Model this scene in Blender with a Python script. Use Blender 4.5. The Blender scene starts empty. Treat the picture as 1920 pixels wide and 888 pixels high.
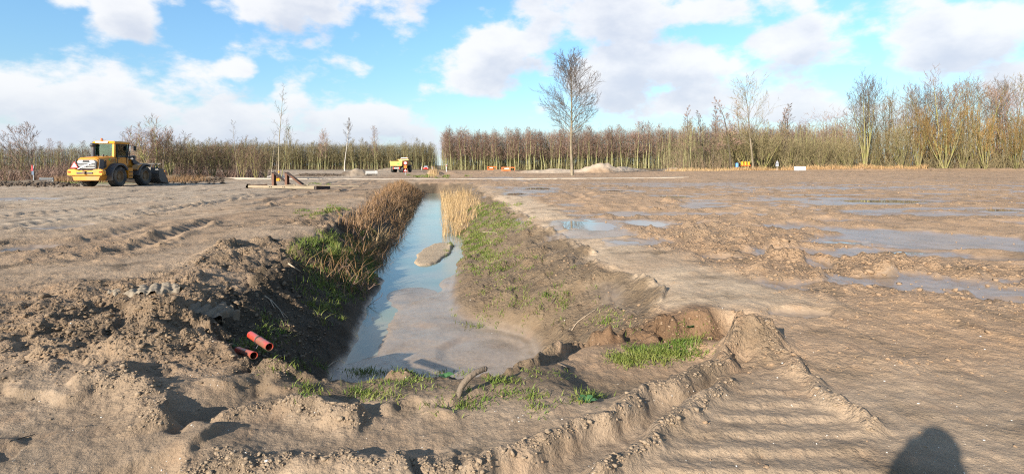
import bpy, bmesh, math, random
import numpy as np
from mathutils import Vector, Matrix, Euler

# ---------------------------------------------------------------- camera, sky, sun, exposure
scene = bpy.context.scene
col = scene.collection
CAM_H = 1.6
F = 1000.0            # focal length in photo pixels (1920 wide)
HOR = 310.0           # horizon row of the photo
cam_d = bpy.data.cameras.new('camera')
cam = bpy.data.objects.new('camera', cam_d)
col.objects.link(cam)
cam.location = (0, 0, CAM_H)
cam.rotation_euler = (math.radians(90), 0, 0)
cam_d.sensor_width = 36.0
cam_d.lens = 36.0 * F / 1920.0
cam_d.shift_y = (HOR - 444.0) / 1920.0
cam_d.clip_start = 0.05
cam_d.clip_end = 9000
scene.camera = cam

SUN_AZ = math.radians(36.8)     # direction the shadows fall, clockwise from +Y
SUN_EL = math.radians(22.1)
scene.view_settings.view_transform = 'Standard'
scene.view_settings.look = 'None'
scene.view_settings.gamma = 1.0
scene.view_settings.exposure = 1.1
scene.render.engine = 'CYCLES'
scene.cycles.use_denoising = False
scene.cycles.filter_width = 1.15
scene.cycles.max_bounces = 6
scene.cycles.diffuse_bounces = 3
scene.cycles.transparent_max_bounces = 12

sun_d = bpy.data.lights.new('sun', 'SUN')
sun_d.energy = 5.0
sun_d.angle = math.radians(0.53)
sun_d.color = (1.0, 0.93, 0.82)
sun = bpy.data.objects.new('sun', sun_d)
col.objects.link(sun)
sdir = Vector((math.sin(SUN_AZ) * math.cos(SUN_EL), math.cos(SUN_AZ) * math.cos(SUN_EL), -math.sin(SUN_EL)))
sun.rotation_euler = sdir.to_track_quat('-Z', 'Y').to_euler()
sun.location = (-20, -25, 20)

world = bpy.data.worlds.new('World')
scene.world = world
world.use_nodes = True
WN = world.node_tree
WN.nodes.clear()


class NT:
    """small helper to write node graphs as expressions"""
    def __init__(self, tree):
        self.t = tree
    def node(self, kind, **kw):
        n = self.t.nodes.new(kind)
        for k, v in kw.items():
            setattr(n, k, v)
        return n
    def put(self, sock, v):
        if isinstance(v, bpy.types.NodeSocket):
            self.t.links.new(v, sock)
        else:
            sock.default_value = v
    def m(self, op, a, b=0.0, c=0.0, clamp=False):
        n = self.node('ShaderNodeMath', operation=op, use_clamp=clamp)
        self.put(n.inputs[0], a); self.put(n.inputs[1], b); self.put(n.inputs[2], c)
        return n.outputs[0]
    def vm(self, op, a, b=(0, 0, 0)):
        n = self.node('ShaderNodeVectorMath', operation=op)
        self.put(n.inputs[0], a); self.put(n.inputs[1], b)
        return n.outputs[0]
    def ss(self, v, a, b, lo=0.0, hi=1.0):
        n = self.node('ShaderNodeMapRange', interpolation_type='SMOOTHSTEP')
        self.put(n.inputs['Value'], v); self.put(n.inputs['From Min'], a); self.put(n.inputs['From Max'], b)
        self.put(n.inputs['To Min'], lo); self.put(n.inputs['To Max'], hi)
        return n.outputs[0]
    def noise(self, vec, scale, detail=4.0, rough=0.5, dist=0.0, out=0):
        n = self.node('ShaderNodeTexNoise')
        self.put(n.inputs['Vector'], vec)
        n.inputs['Scale'].default_value = scale
        n.inputs['Detail'].default_value = detail
        n.inputs['Roughness'].default_value = rough
        n.inputs['Distortion'].default_value = dist
        return n.outputs[out]
    def mix(self, f, a, b, blend='MIX'):
        n = self.node('ShaderNodeMix', data_type='RGBA', blend_type=blend)
        self.put(n.inputs[0], f)
        for s, v in ((n.inputs[6], a), (n.inputs[7], b)):
            if not isinstance(v, bpy.types.NodeSocket) and len(v) == 3:
                v = (*v, 1)
            self.put(s, v)
        return n.outputs[2]


def pix_dir(px, py):
    az = math.atan((px - 960) / F)
    el = math.atan((HOR - py) / F * math.cos(az))
    return az, el


def build_world():
    g = NT(WN)
    tc = g.node('ShaderNodeTexCoord')
    d = tc.outputs['Generated']
    sky = g.node('ShaderNodeTexSky', sky_type='NISHITA', sun_disc=False)
    sky.sun_elevation = SUN_EL
    sky.sun_rotation = SUN_AZ + math.pi
    sky.altitude = 0
    sky.air_density = 1.0
    sky.dust_density = 0.35
    sky.ozone_density = 1.6
    # cumulus fields: (photo x, y, half width, half height)
    blobs = [(90, 195, 170, 56), (260, 190, 190, 66), (440, 225, 150, 52), (640, 222, 150, 60),
             (230, 25, 66, 46), (110, 2, 60, 22), (500, 5, 190, 44), (770, 22, 74, 48),
             (1110, 30, 120, 80), (940, 110, 170, 60), (1200, 120, 230, 66), (1460, 85, 110, 40), (1300, 20, 150, 45),
             (1770, 50, 135, 95), (1910, 170, 110, 40), (450, 130, 36, 22), (1500, 205, 160, 30), (1270, 190, 150, 34),
             (-250, 130, 260, 80), (2300, 120, 260, 90), (640, -160, 420, 90), (1500, -220, 380, 100),
             (300, 262, 600, 34)]

    def density(vec):
        s = g.node('ShaderNodeSeparateXYZ'); g.put(s.inputs[0], vec)
        az = g.m('ARCTAN2', s.outputs[0], s.outputs[1])
        el = g.m('ARCSINE', s.outputs[2])
        wv = g.vm('MULTIPLY', vec, (1, 1, 1.7))
        n1 = g.noise(wv, 7.0, 9.0, 0.56)
        n0 = g.noise(wv, 2.6, 2.0, 0.5)
        best = None
        for (bx, by, rx, ry) in blobs:
            a0, e0 = pix_dir(bx, by)
            ra = rx / F * math.cos(a0) ** 2
            re = ry / F * math.cos(a0)
            p = g.m('MULTIPLY', g.m('SUBTRACT', az, a0), 1 / ra)
            q = g.m('MULTIPLY', g.m('SUBTRACT', el, e0), 1 / re)
            qq = g.m('MULTIPLY_ADD', p, p, g.m('MULTIPLY', q, q))
            v = g.m('SUBTRACT', 1.0, g.m('SQRT', qq))
            best = v if best is None else g.m('SMOOTH_MAX', best, v, 0.25)
        # the same broken cumulus goes on over the rest of the sky
        bg = g.m('MULTIPLY_ADD', n0, 3.4, -2.15)
        best = g.m('MAXIMUM', best, g.m('MINIMUM', bg, 0.35))
        best = g.m('MAXIMUM', best, -0.9)
        return g.m('ADD', g.m('MULTIPLY', best, 0.62), g.m('MULTIPLY_ADD', n1, 3.0, -1.46)), el

    dens, el = density(d)
    up = g.vm('NORMALIZE', g.vm('ADD', d, (-0.018, -0.01, 0.042)))
    dens_up, _ = density(up)
    cover = g.ss(dens, -0.12, 0.30)
    thick = g.m('MULTIPLY_ADD', dens_up, 0.75, g.m('MULTIPLY', dens, 0.15))
    shade = g.ss(thick, -0.1, 0.80)
    ccol = g.mix(shade, (8.1, 8.1, 8.2), (5.5, 5.9, 6.8))
    # deeper, cleaner blue between the clouds, paler towards the horizon
    tint = g.mix(g.ss(el, 0.0, 0.30), (1.00, 1.20, 1.30), (1.22, 1.62, 1.82))
    skyc = g.mix(1.0, sky.outputs[0], tint, 'MULTIPLY')
    hz = g.ss(el, -0.01, 0.16, 0.55, 0.0)
    skyc = g.mix(hz, skyc, (5.6, 6.7, 7.9))
    cov = g.m('MULTIPLY', cover, 0.93)
    ccol = g.mix(g.ss(el, 0.02, 0.14, 0.55, 0.0), ccol, (5.0, 5.7, 6.8))
    res = g.mix(cov, skyc, ccol)
    bg = g.node('ShaderNodeBackground')
    g.put(bg.inputs['Color'], res)
    bg.inputs['Strength'].default_value = 0.058
    out = g.node('ShaderNodeOutputWorld')
    WN.links.new(bg.outputs[0], out.inputs[0])


build_world()

# ---------------------------------------------------------------- helpers
def tag(o, label=None, cat=None, group=None, kind=None):
    if label: o['label'] = label
    if cat: o['category'] = cat
    if group: o['group'] = group
    if kind: o['kind'] = kind
    return o


def empty(name, loc=(0, 0, 0), rz=0.0, label=None, cat=None, group=None):
    o = bpy.data.objects.new(name, None)
    o.empty_display_size = 0.3
    col.objects.link(o)
    o.location = loc
    o.rotation_euler = (0, 0, rz)
    return tag(o, label, cat, group)


def mesh_np(name, verts, faces, mat=None, smooth=False):
    """faces: (n,3) or (n,4) int array"""
    me = bpy.data.meshes.new(name)
    verts = np.asarray(verts, np.float32); faces = np.asarray(faces, np.int32)
    k = faces.shape[1]
    me.vertices.add(len(verts)); me.vertices.foreach_set('co', verts.ravel())
    me.loops.add(faces.size); me.loops.foreach_set('vertex_index', faces.ravel())
    me.polygons.add(len(faces))
    me.polygons.foreach_set('loop_start', np.arange(0, faces.size, k, dtype=np.int32))
    if smooth:
        me.polygons.foreach_set('use_smooth', np.ones(len(faces), bool))
    me.update(calc_edges=True)
    if mat: me.materials.append(mat)
    return me


def link(name, me, parent=None, loc=None, rz=None):
    o = bpy.data.objects.new(name, me)
    col.objects.link(o)
    if parent: o.parent = parent
    if loc is not None: o.location = loc
    if rz is not None: o.rotation_euler = (0, 0, rz)
    return o


def copy_tree(src, loc=None, rz=None, scale=None):
    c = src.copy(); col.objects.link(c)
    if loc is not None: c.location = loc
    if rz is not None: c.rotation_euler = (src.rotation_euler[0], src.rotation_euler[1], rz)
    if scale is not None: c.scale = scale
    for ch in src.children:
        k = ch.copy(); col.objects.link(k); k.parent = c
        for gch in ch.children:
            q = gch.copy(); col.objects.link(q); q.parent = k
    return c


def ss(a, b, x):
    t = np.clip((x - a) / (b - a), 0, 1)
    return t * t * (3 - 2 * t)


def _hash(ix, iy, seed):
    h = (ix.astype(np.uint32) * np.uint32(374761393)) ^ (iy.astype(np.uint32) * np.uint32(668265263)) ^ np.uint32((seed * 2246822519) & 0xffffffff)
    h = (h ^ (h >> np.uint32(13))) * np.uint32(1274126177)
    return h ^ (h >> np.uint32(16))


_GR = np.array([[math.cos(a), math.sin(a)] for a in np.linspace(0, 2 * math.pi, 33)[:32]], np.float32)


def perlin(x, y, seed=0):
    x = np.asarray(x, np.float32); y = np.asarray(y, np.float32)
    fx = np.floor(x); fy = np.floor(y)
    ix = fx.astype(np.int32); iy = fy.astype(np.int32)
    dx = x - fx; dy = y - fy
    sx = dx * dx * dx * (dx * (dx * 6 - 15) + 10); sy = dy * dy * dy * (dy * (dy * 6 - 15) + 10)
    def gr(ox, oy):
        g = _GR[_hash(ix + ox, iy + oy, seed) & np.uint32(31)]
        return g[..., 0] * (dx - ox) + g[..., 1] * (dy - oy)
    a = gr(0, 0); b = gr(1, 0); c = gr(0, 1); e = gr(1, 1)
    t = a + (b - a) * sx; v = c + (e - c) * sx
    return (t + (v - t) * sy) * 1.45


def fbm(x, y, wl, octv, seed=0, gain=0.5, cell=None, kind='n'):
    """wl: wavelength of the first octave; octaves finer than the mesh are dropped"""
    r = np.zeros(np.shape(x), np.float32); amp = 1.0
    for i in range(octv):
        n = perlin(np.asarray(x) / wl, np.asarray(y) / wl, seed + 17 * i)
        if kind == 'b': n = np.abs(n) * 2 - 0.55
        elif kind == 'r': n = 0.6 - np.abs(n) * 2
        if cell is not None:
            n = n * np.clip(wl / (cell * 2.2) - 0.6, 0, 1)
        r += amp * n
        amp *= gain; wl *= 0.5
    return r


def mat_new(name):
    m = bpy.data.materials.new(name); m.use_nodes = True
    nt = m.node_tree; g = NT(nt)
    b = nt.nodes['Principled BSDF']
    return m, g, b


def simple_mat(name, c, rough=0.6, metal=0.0, var=0.12, scale=8.0, dirt=None, dirt_amt=0.0, spec=0.5, bump=0.0, bscale=40.0):
    """paint / rubber / wood with procedural variation and, optionally, patchy dirt"""
    m, g, b = mat_new(name)
    tc = g.node('ShaderNodeTexCoord')
    n = g.noise(tc.outputs['Object'], scale, 5.0, 0.6)
    f = g.m('MULTIPLY_ADD', n, 2 * var, 1 - var)
    c0 = g.vm('MULTIPLY', (c[0], c[1], c[2]), (1, 1, 1))
    sc = g.node('ShaderNodeVectorMath', operation='SCALE')
    g.put(sc.inputs[0], c0); g.put(sc.inputs['Scale'], f)
    colr = sc.outputs[0]
    if dirt:
        n2 = g.noise(tc.outputs['Object'], scale * 0.35, 6.0, 0.65)
        colr = g.mix(g.ss(n2, 0.62 - 0.4 * dirt_amt, 0.75 - 0.2 * dirt_amt), colr, dirt)
    g.put(b.inputs['Base Color'], colr)
    b.inputs['Metallic'].default_value = metal
    g.put(b.inputs['Roughness'], g.m('MULTIPLY_ADD', n, 0.25, rough - 0.12, clamp=True))
    b.inputs['Specular IOR Level'].default_value = spec
    if bump:
        bn = g.node('ShaderNodeBump'); bn.inputs['Strength'].default_value = bump; bn.inputs['Distance'].default_value = 0.02
        g.put(bn.inputs['Height'], g.noise(tc.outputs['Object'], bscale, 4.0, 0.6))
        g.put(b.inputs['Normal'], bn.outputs[0])
    return m


def P(px, py, z=0.0):
    """photo pixel -> point on the horizontal plane z"""
    Y = (CAM_H - z) * F / (py - HOR)
    return ((px - 960) / F * Y, Y)


def at(px, py, Y):
    """photo pixel -> point at depth Y"""
    return ((px - 960) / F * Y, Y, CAM_H + (HOR - py) / F * Y)
# ---------------------------------------------------------------- the ground
SK = 0.135            # the ditch runs along (-SK, 1)
ZW = -1.0             # water level in the ditch
PATH_Y = 63.0

def poly_dist(x, y, pts):
    """distance to a polyline and arc length of the nearest point"""
    best = np.full(x.shape, 1e9, np.float32); arc = np.zeros(x.shape, np.float32); sgn = np.zeros(x.shape, np.float32); s0 = 0.0
    for (ax, ay), (bx, by) in zip(pts[:-1], pts[1:]):
        dx, dy = bx - ax, by - ay; L = math.hypot(dx, dy)
        t = np.clip(((x - ax) * dx + (y - ay) * dy) / (L * L), 0, 1)
        d = np.hypot(x - ax - t * dx, y - ay - t * dy)
        cr = ((x - ax) * dy - (y - ay) * dx) / L
        k = d < best
        best = np.where(k, d, best); arc = np.where(k, s0 + t * L, arc); sgn = np.where(k, cr, sgn)
        s0 += L
    return best, arc, sgn, s0


# puddles: photo ellipses (cx, cy, rx, ry)
PUDDLES = [(1212, 416, 36, 6), (1108, 419, 46, 9), (1172, 449, 27, 4.5), (1265, 367, 32, 2.2), (1152, 356, 22, 1.8),
           (1660, 375, 92, 3.2), (1875, 391, 62, 3), (1530, 456, 14, 3), (1580, 450, 40, 4), (1690, 468, 55, 4), (1860, 482, 40, 4),
           (118, 424, 30, 4), (60, 462, 30, 4), (968, 362, 22, 2.6),
           (1010, 352, 30, 2.2), (1350, 480, 26, 3), (1480, 385, 30, 2), (30, 372, 60, 2.4)]
PUD = []
# slick wet mud: photo ellipses
WETS = [(1690, 525, 240, 24), (1890, 548, 90, 18), (1600, 470, 190, 11), (1850, 452, 130, 16), (1100, 424, 95, 20), (1000, 358, 70, 9), (1750, 400, 230, 6),
        (1545, 497, 40, 10), (1250, 345, 200, 3), (1550, 352, 260, 3), (1480, 425, 120, 7), (1180, 450, 60, 7), (1500, 585, 60, 8), (945, 335, 60, 5)]
WET = []
for (cx, cy, rx, ry) in WETS:
    y0 = 1600 / (cy + ry - HOR); y1 = 1600 / (cy - ry - HOR); yc = (y0 + y1) / 2
    WET.append(((cx - 960) / F * yc, yc, rx / F * yc, (y1 - y0) / 2))
for (cx, cy, rx, ry) in PUDDLES:
    y0 = 1600 / (cy + ry - HOR); y1 = 1600 / (cy - ry - HOR)
    yc = (y0 + y1) / 2
    PUD.append(((cx - 960) / F * yc, yc, rx / F * yc, (y1 - y0) / 2))

RIDGE_A = [P(905, 862), P(1000, 822), P(1110, 780), P(1220, 735), P(1330, 690), P(1385, 640), P(1408, 608)]
RIDGE_B = [P(1090, 900), P(1180, 850), P(1270, 780), P(1380, 705)]
RIDGE_C = [P(1405, 612), P(1460, 655), P(1530, 720), P(1575, 760), P(1650, 812)]
RIDGE_D = [P(300, 870), P(420, 842), P(560, 845), P(750, 858), P(925, 852)]
SCARP1 = [P(130, 715), P(200, 702), P(285, 735), P(292, 780), P(275, 812)]
SCARP2 = [P(390, 762), P(460, 748), P(560, 745), P(700, 778)]
GULLY = [P(325, 815), P(345, 775), P(440, 735), P(480, 700), P(520, 690)]
LIP = [P(60, 660), P(180, 655), P(300, 650), P(400, 630), P(480, 668), P(560, 690)]
PLATE = [P(215, 548), P(320, 545)]


def clods(x, y, seed, cell, scale=1.0, skip=0):
    """broken lumps of several sizes standing on flatter soil"""
    r = np.zeros(x.shape, np.float32)
    wx = x + 0.10 * perlin(x / 0.33, y / 0.33, seed + 90); wy = y + 0.10 * perlin(x / 0.33 + 7.1, y / 0.33, seed + 91)
    for i, (wl, a, t0) in enumerate(((0.85, 0.075, 0.10), (0.46, 0.060, 0.16), (0.25, 0.040, 0.18), (0.135, 0.024, 0.18), (0.07, 0.013, 0.16))):
        if i < skip: continue
        wl *= scale
        n = perlin(wx / wl + 3.7 * i, wy / wl, seed + i)
        r += a * scale * ss(t0, t0 + 0.42, n) * np.clip(wl / (cell * 2.2) - 0.6, 0, 1)
    return r


def bank(x, y, u):
    n1 = fbm(x, y, 2.2, 2, 5) ; n2 = fbm(x, y, 0.45, 2, 9)
    rimL = -3.05 + 0.45 * ss(8.5, 5.6, y) + 1.0 * ss(5.7, 4.3, y) - 0.25 * ss(30, 50, y) + 0.28 * n1 + 0.05 * n2
    toeL = np.full_like(y, -1.20) + 0.10 * n1 + 0.04 * n2
    toeR = 0.12 + 1.15 * ss(9.4, 7.7, y) + 0.09 * n1 + 0.02 * n2
    rimR = 3.0 + 0.22 * n1 + 0.025 * n2 - 0.45 * ss(7.4, 6.1, y)
    tL = (toeL - u) / (toeL - rimL)
    tR = (u - toeR) / (rimR - toeR)
    tN = (5.95 - y + 0.22 * n1 + 0.06 * n2) / 1.65
    tN = tN + 1.1 * ss(0.5, 2.0, u) * ss(5.95, 5.45, y + 0.15 * n1)
    tF = (y - 49.0 + 0.4 * n1) / 3.0
    return np.maximum(np.maximum(tL, tR), np.maximum(tN, tF)), tL, tR, tN


def ground_fields(x, y):
    x = x.astype(np.float32); y = y.astype(np.float32)
    r = np.hypot(x, y); cell = 0.0024 * r + 0.002
    u = x + SK * y
    left = ss(-1.4, -2.6, u); right = ss(1.8, 3.0, u)
    front = ss(-3, 0, y)
    # --- where the soil is churned
    nreg = fbm(x, y, 3.0, 2, 31)
    def blob(cx, cy, rx, ry):
        return np.exp(-(((x - cx) / rx) ** 2 + ((y - cy) / ry) ** 2))
    churn = 1.0 * blob(4.6, 11.0, 2.6, 5.0) + 0.7 * blob(6.2, 8.0, 2.0, 1.6)
    leftr = 1.25 * blob(-3.3, 6.3, 2.3, 1.9) + 1.1 * blob(-4.2, 9.8, 1.8, 2.6)
    rimr = 0.8 * ss(-5.2, -3.6, u) * ss(-2.2, -3.0, u) * ss(6, 9, y) * ss(70, 40, y)
    farR = 0.30 * right * ss(7, 16, y)
    rough = np.clip(churn + leftr + rimr + farR + 0.20 + 0.45 * np.clip(nreg, -0.3, 1) * ss(3.5, 6, y), 0.06, 1.35)
    strip = ss(2.5, 2.9, u + 0.2 * nreg) * ss(4.7, 3.9, u + 0.3 * nreg) * ss(5.5, 6.3, y) * ss(52, 25, y)
    rough *= 1 - 0.8 * strip
    near = ss(4.6, 3.6, y) * ss(0.5, 1.5, y)
    rough *= 1 - 0.55 * near
    flatL = ss(0.05, 0.35, fbm(x, y * 0.55, 2.6, 2, 77)) * left * ss(6, 9, y)
    rough *= 1 - 0.75 * flatL
    # --- broad shape
    base = 0.62 * ss(35, 100, y) * ss(2, 45, x)
    h = base + 0.07 * fbm(x, y, 6.0, 2, 3) * ss(0.5, 3, r)
    lum = clods(x + 0.1 * nreg, y, 41, cell)
    h += 0.060 * rough * fbm(x, y, 0.9, 2, 43, 0.5, cell)
    h += rough * lum
    h += 0.014 * fbm(x, y, 0.16, 4, 51, 0.68, cell) * (0.30 + rough)
    h += 0.020 * fbm(x, y, 0.33, 4, 53, 0.62, cell, 'r') * np.clip(rough - 0.2, 0, 1)
    # streaks across the far right field
    st = fbm(x * 0.22 + 0.3 * y, y, 1.5, 3, 61, 0.55, cell)
    h += 0.045 * st * right * ss(8, 14, y)
    # --- wheel ruts along the ditch
    wig = 0.45 * perlin(y / 9.0, y * 0 + 3.3, 71) + 0.12 * perlin(y / 2.3, y * 0 + 9.1, 72)
    lug = np.sin((y + 0.35 * x) * 2 * math.pi / 0.34) * np.clip(0.34 / (cell * 2.2) - 0.6, 0, 1)
    trk = np.zeros_like(h)
    for u0, dep, sd in [(a_, 1.0 * b_, c_) for a_, b_, c_ in ((-6.3, .09, 2), (-7.6, .07, 3), (-9.6, .09, 5), (-10.7, .06, 6), (-12.8, .05, 7),
                        (-13.4, .06, 8), (-15.2, .05, 9), (-17, .05, 10), (-19.5, .05, 11), (5.6, .05, 12), (6.5, .05, 13), (8.6, .06, 14), (10.4, .05, 15))]:
        d = u + (0.0 if u0 < 0 else -0.05 * y) - u0 - wig - 0.18 * perlin(y / 5.0, y * 0 + sd * 1.7, 80 + sd)
        w = np.exp(-(d / 0.23) ** 2)
        sh = np.exp(-((np.abs(d) - 0.42) / 0.14) ** 2)
        k = dep * ss(6.5, 10, y + 0.6 * nreg) * ss(75, 55, y) * ss(-0.25, 0.30, perlin(y / 5.5, y * 0 + sd * 3.3, 180 + sd))
        h += k * (-w * (1 - 0.35 * lug) + 0.9 * sh * (0.15 + 9 * lum))
        trk += k / 0.08 * w
    tread = np.sin((y * 0.9 + 0.55 * x) * 2 * math.pi / 0.42) * np.clip(0.42 / (cell * 2.2) - 0.6, 0, 1) * ss(0.0, 0.3, perlin(u / 1.1, y / 14.0, 66))
    h += 0.016 * tread * ss(-6.5, -8.5, u) * ss(7, 11, y) * ss(70, 50, y)
    h += 0.012 * np.sin((y * 0.8 - 0.6 * x) * 2 * math.pi / 0.38) * np.clip(0.38 / (cell * 2.2) - 0.6, 0, 1) * ss(0.05, 0.3, perlin(x / 9.0 + y / 30, y / 1.3, 67)) * right * ss(9, 14, y)
    # --- wet, slick mud
    nb = fbm(x, y, 0.7, 3, 91, 0.6)
    sw = fbm(x * 0.35 + 0.25 * y, y, 1.7, 3, 101, 0.55)
    wet = ss(0.10, 0.42, sw + 0.15 * ss(4, 9, x) - 0.5 * np.clip(churn - 0.2, 0, 1)) * right * ss(5.2, 6.6, y) * ss(70, 35, y) * (1 - strip)
    for (cx, cy, rx, ry) in WET:
        bb = (np.abs(x - cx) < rx * 1.6) & (np.abs(y - cy) < ry * 1.6)
        q = np.hypot((x[bb] - cx) / rx, (y[bb] - cy) / ry) + 0.55 * sw[bb] + 0.30 * nb[bb]
        wet[bb] = np.maximum(wet[bb], (1.0 if cy < 15 else 0.7) * ss(1.0, 0.6, q))
    flat_ = wet * right
    h = h * (1 - 0.72 * flat_) + (base - 0.03) * 0.72 * flat_
    wet = np.maximum(wet, 0.55 * np.clip(trk, 0, 1) * ss(-5, -7, u))
    h -= 0.03 * wet
    # --- field puddles: shallow hollows
    wetp = np.zeros_like(h)
    for (cx, cy, rx, ry) in PUD:
        bb = (np.abs(x - cx) < rx * 2.2) & (np.abs(y - cy) < ry * 2.2)
        if not bb.any(): continue
        q = np.hypot((x[bb] - cx) / rx, (y[bb] - cy) / ry) + 0.42 * nb[bb] * (0.7 if ry > 1 else 1.0)
        lev = 0.62 * float(ss(35, 100, np.float32(cy)) * ss(2, 45, np.float32(cx))) - 0.05
        tgt = lev + np.clip((q - 1.0) * 0.09, -0.05, 0.035)
        k = ss(2.0, 1.15, np.hypot((x[bb] - cx) / rx, (y[bb] - cy) / ry))
        h[bb] = h[bb] * (1 - k) + (tgt + 0.12 * np.maximum(h[bb] - lev, -0.05) * ss(0.8, 1.3, q)) * k
        wetp[bb] = np.maximum(wetp[bb], ss(1.9, 0.9, q))
    wet = np.maximum(wet, 0.85 * wetp)
    # --- the ditch
    t, tL, tR, tN = bank(x, y, u)
    traw = t
    tcl = np.clip(t, -1, 2)
    f = np.clip(1 - np.log1p(np.exp((1 - tcl) * 9)) / 9, 0, 1)
    f = np.where(tcl <= 0, 0, f * ss(0, 0.12, tcl) + 0 * f)
    t = np.clip(t, 0, 1)
    scp = ss(8.2, 7.0, y + 0.6 * nreg) * ss(0.9, 1.6, u)
    inside = 1 - ss(0.96, 1.0, t)
    nsilt = fbm(x, y, 0.9, 4, 111, 0.5, cell)
    silt = ss(15.5, 11.0, y + 2.5 * perlin(x / 0.8, y / 2.0, 121))
    bed = ZW - 0.30 + 0.330 * silt + 0.020 * nsilt * silt
    lw = ss(-0.70, -1.15, u + 0.12 * nsilt) * ss(6.6, 7.6, y)
    bed = bed - 0.06 * lw
    for (px, py, rx, ry, up) in ((815, 474, 0.52, 2.3, 0.07), (770, 552, 0.55, 0.7, 0.03), (905, 660, 0.62, 0.62, 0.03)):
        cx, cy = P(px, py, ZW)
        q = np.hypot((x - cx) / rx, (y - cy) / ry) + 0.13 * nsilt
        k = ss(1.12, 0.80, q); bed = bed * (1 - k) + (ZW + up - 0.03 * q) * k
    h = h * f + bed * (1 - f) + inside * ss(0.05, 0.2, t) * (0.95 * lum + 0.02 * fbm(x, y, 0.25, 3, 131, 0.6, cell))
    # overhanging crumbs along the left lip
    # --- foreground forms
    b = (r < 7.5) & (y > 1.0)
    xs, ys, cs = x[b], y[b], cell[b]
    hb = np.zeros_like(xs)
    x_, y_ = xs, ys
    xs = x_ + 0.07 * fbm(x_, y_, 0.45, 3, 155, 0.6); ys = y_ + 0.07 * fbm(x_, y_, 0.45, 3, 156, 0.6)
    nl = 13 * clods(xs, ys, 151, cs, 0.8, 2) - 0.25; nm = fbm(xs, ys, 0.5, 2, 152)
    mfront = np.zeros_like(xs)
    for pts, amp, w, sc, lean in ((RIDGE_A, 0.080, 0.075, 0.0, 0), (RIDGE_B, 0.065, 0.060, 0.0, 0), (RIDGE_C, 0.075, 0.075, 0, 0),
                                  (RIDGE_D, 0.050, 0.10, 0.5, 0), (SCARP1, 0.095, 0.15, 0.0, 0), (SCARP2, 0.065, 0.12, 0.2, 0),
                                  (GULLY, -0.055, 0.07, 0.0, 0), (LIP, 0.07, 0.10, 0.3, 0), (PLATE, 0.06, 0.25, 0.0, 0)):
        d, arc, sg, L = poly_dist(xs, ys, pts)
        ww = w * (1 + 0.35 * nm)
        if lean: ww = ww * np.where(sg > 0, 0.55, 1.9)
        endf = ss(0, 0.12, arc) * ss(0, 0.12, L - arc) if pts is not RIDGE_A else 1.0
        pr = np.exp(-(d / ww) ** 2) * endf
        k = 1.0 + 0.5 * nl * (1 if amp > 0 else 0)
        if sc: k = k * (1 - sc * (0.5 + 0.5 * np.cos(arc * 2 * math.pi / 0.27 + 2 * nm)))
        hb += amp * (pr * (0.55 + 0.45 * k) if amp > 0 else pr) + (0.045 * nl * pr if amp > 0 else 0)
        mfront = np.maximum(mfront, pr * (amp > 0))
    mx, my = P(1392, 655)
    q = np.hypot(((xs - mx) * 0.8 + (ys - my) * 0.6) / 0.62, ((xs - mx) * 0.6 - (ys - my) * 0.8) / 0.26)
    hb += 0.0 * np.clip(1 - q, 0, 1) ** 1.1 * (1 + 0.12 * nl) + 0.035 * nl * ss(1.25, 0.8, q)
    px_, py_ = P(1414, 640)
    q2 = np.hypot(xs - px_, (ys - py_) * 1.15)
    hb += 0.26 * np.clip(1 - q2 / 0.46, 0, 1) ** 1.3 * (1 + 0.10 * nl) + 0.04 * nl * ss(0.5, 0.2, q2)
    bx_, by_ = P(400, 815)
    hb += 0.075 * np.exp(-(((xs - bx_) / 0.30) ** 2 + ((ys - by_) / 0.22) ** 2))
    ter_ = ss(5.80, 5.62, ys + 0.12 * nm) * ss(3.5, 4.5, ys) * ss(0.7, 1.4, xs + SK * ys)
    dA0, _, sA0, _ = poly_dist(xs, ys, RIDGE_A)
    hb -= 0.22 * ter_ * ss(-0.02, -0.30, sA0)
    # wheel rut between the two ridges, and cleat bars right of it
    dA, aA, sA, _ = poly_dist(xs, ys, RIDGE_A)
    dB, aB, sB, _ = poly_dist(xs, ys, RIDGE_B)
    dC, aC, sC, _ = poly_dist(xs, ys, RIDGE_C)
    rut = ss(0.05, 0.15, sA) * ss(0.05, 0.16, -sB) * ss(5.0, 4.0, ys)
    hb -= 0.07 * rut
    cle = ss(0.06, 0.2, sB) * ss(0.05, 0.22, sC) * ss(4.05, 3.85, ys)
    ph = (0.75 * y_ + 0.25 * ys) * 2 * math.pi / 0.205 + 0.25 * nm + 0.35 * x_
    fr_ = (ph / (2 * math.pi)) % 1.0; bar = np.where(fr_ < 0.82, 1 - 1.5 * fr_, -0.23 + (fr_ - 0.82) / 0.18 * 1.23)
    hb += 0.026 * cle * bar * (0.8 + 0.25 * nl) - 0.02 * cle
    cle2 = ss(-0.1, -0.3, sC) * ss(4.2, 3.6, ys) * ss(1.6, 2.0, xs)
    fr2 = ((0.7 * y_ + 0.3 * ys) / 0.235 + 0.12 * nm + 0.14 * x_) % 1.0
    hb += 0.013 * cle2 * np.where(fr2 < 0.8, 1 - 1.5 * fr2, -0.2 + (fr2 - 0.8) / 0.2 * 1.2) * (0.6 + 0.5 * nl)
    # pressed plate of clay with tyre cleats, left
    d, arc, sg, L = poly_dist(xs, ys, PLATE)
    hb += 0.035 * np.exp(-(d / 0.3) ** 2) * np.sin((xs * 0.75 + ys * 0.35) * 2 * math.pi / 0.19)
    # tumbled sand terraces in the left foreground
    ter = fbm(xs, ys, 1.0, 3, 161, 0.5)
    lt = ss(0.4, -0.4, xs) * ss(4.6, 3.6, ys)
    hb += lt * 0.06 * (ss(-0.1, 0.12, ter) - 0.5)
    h[b] += hb
    xs, ys = x_, y_
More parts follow.
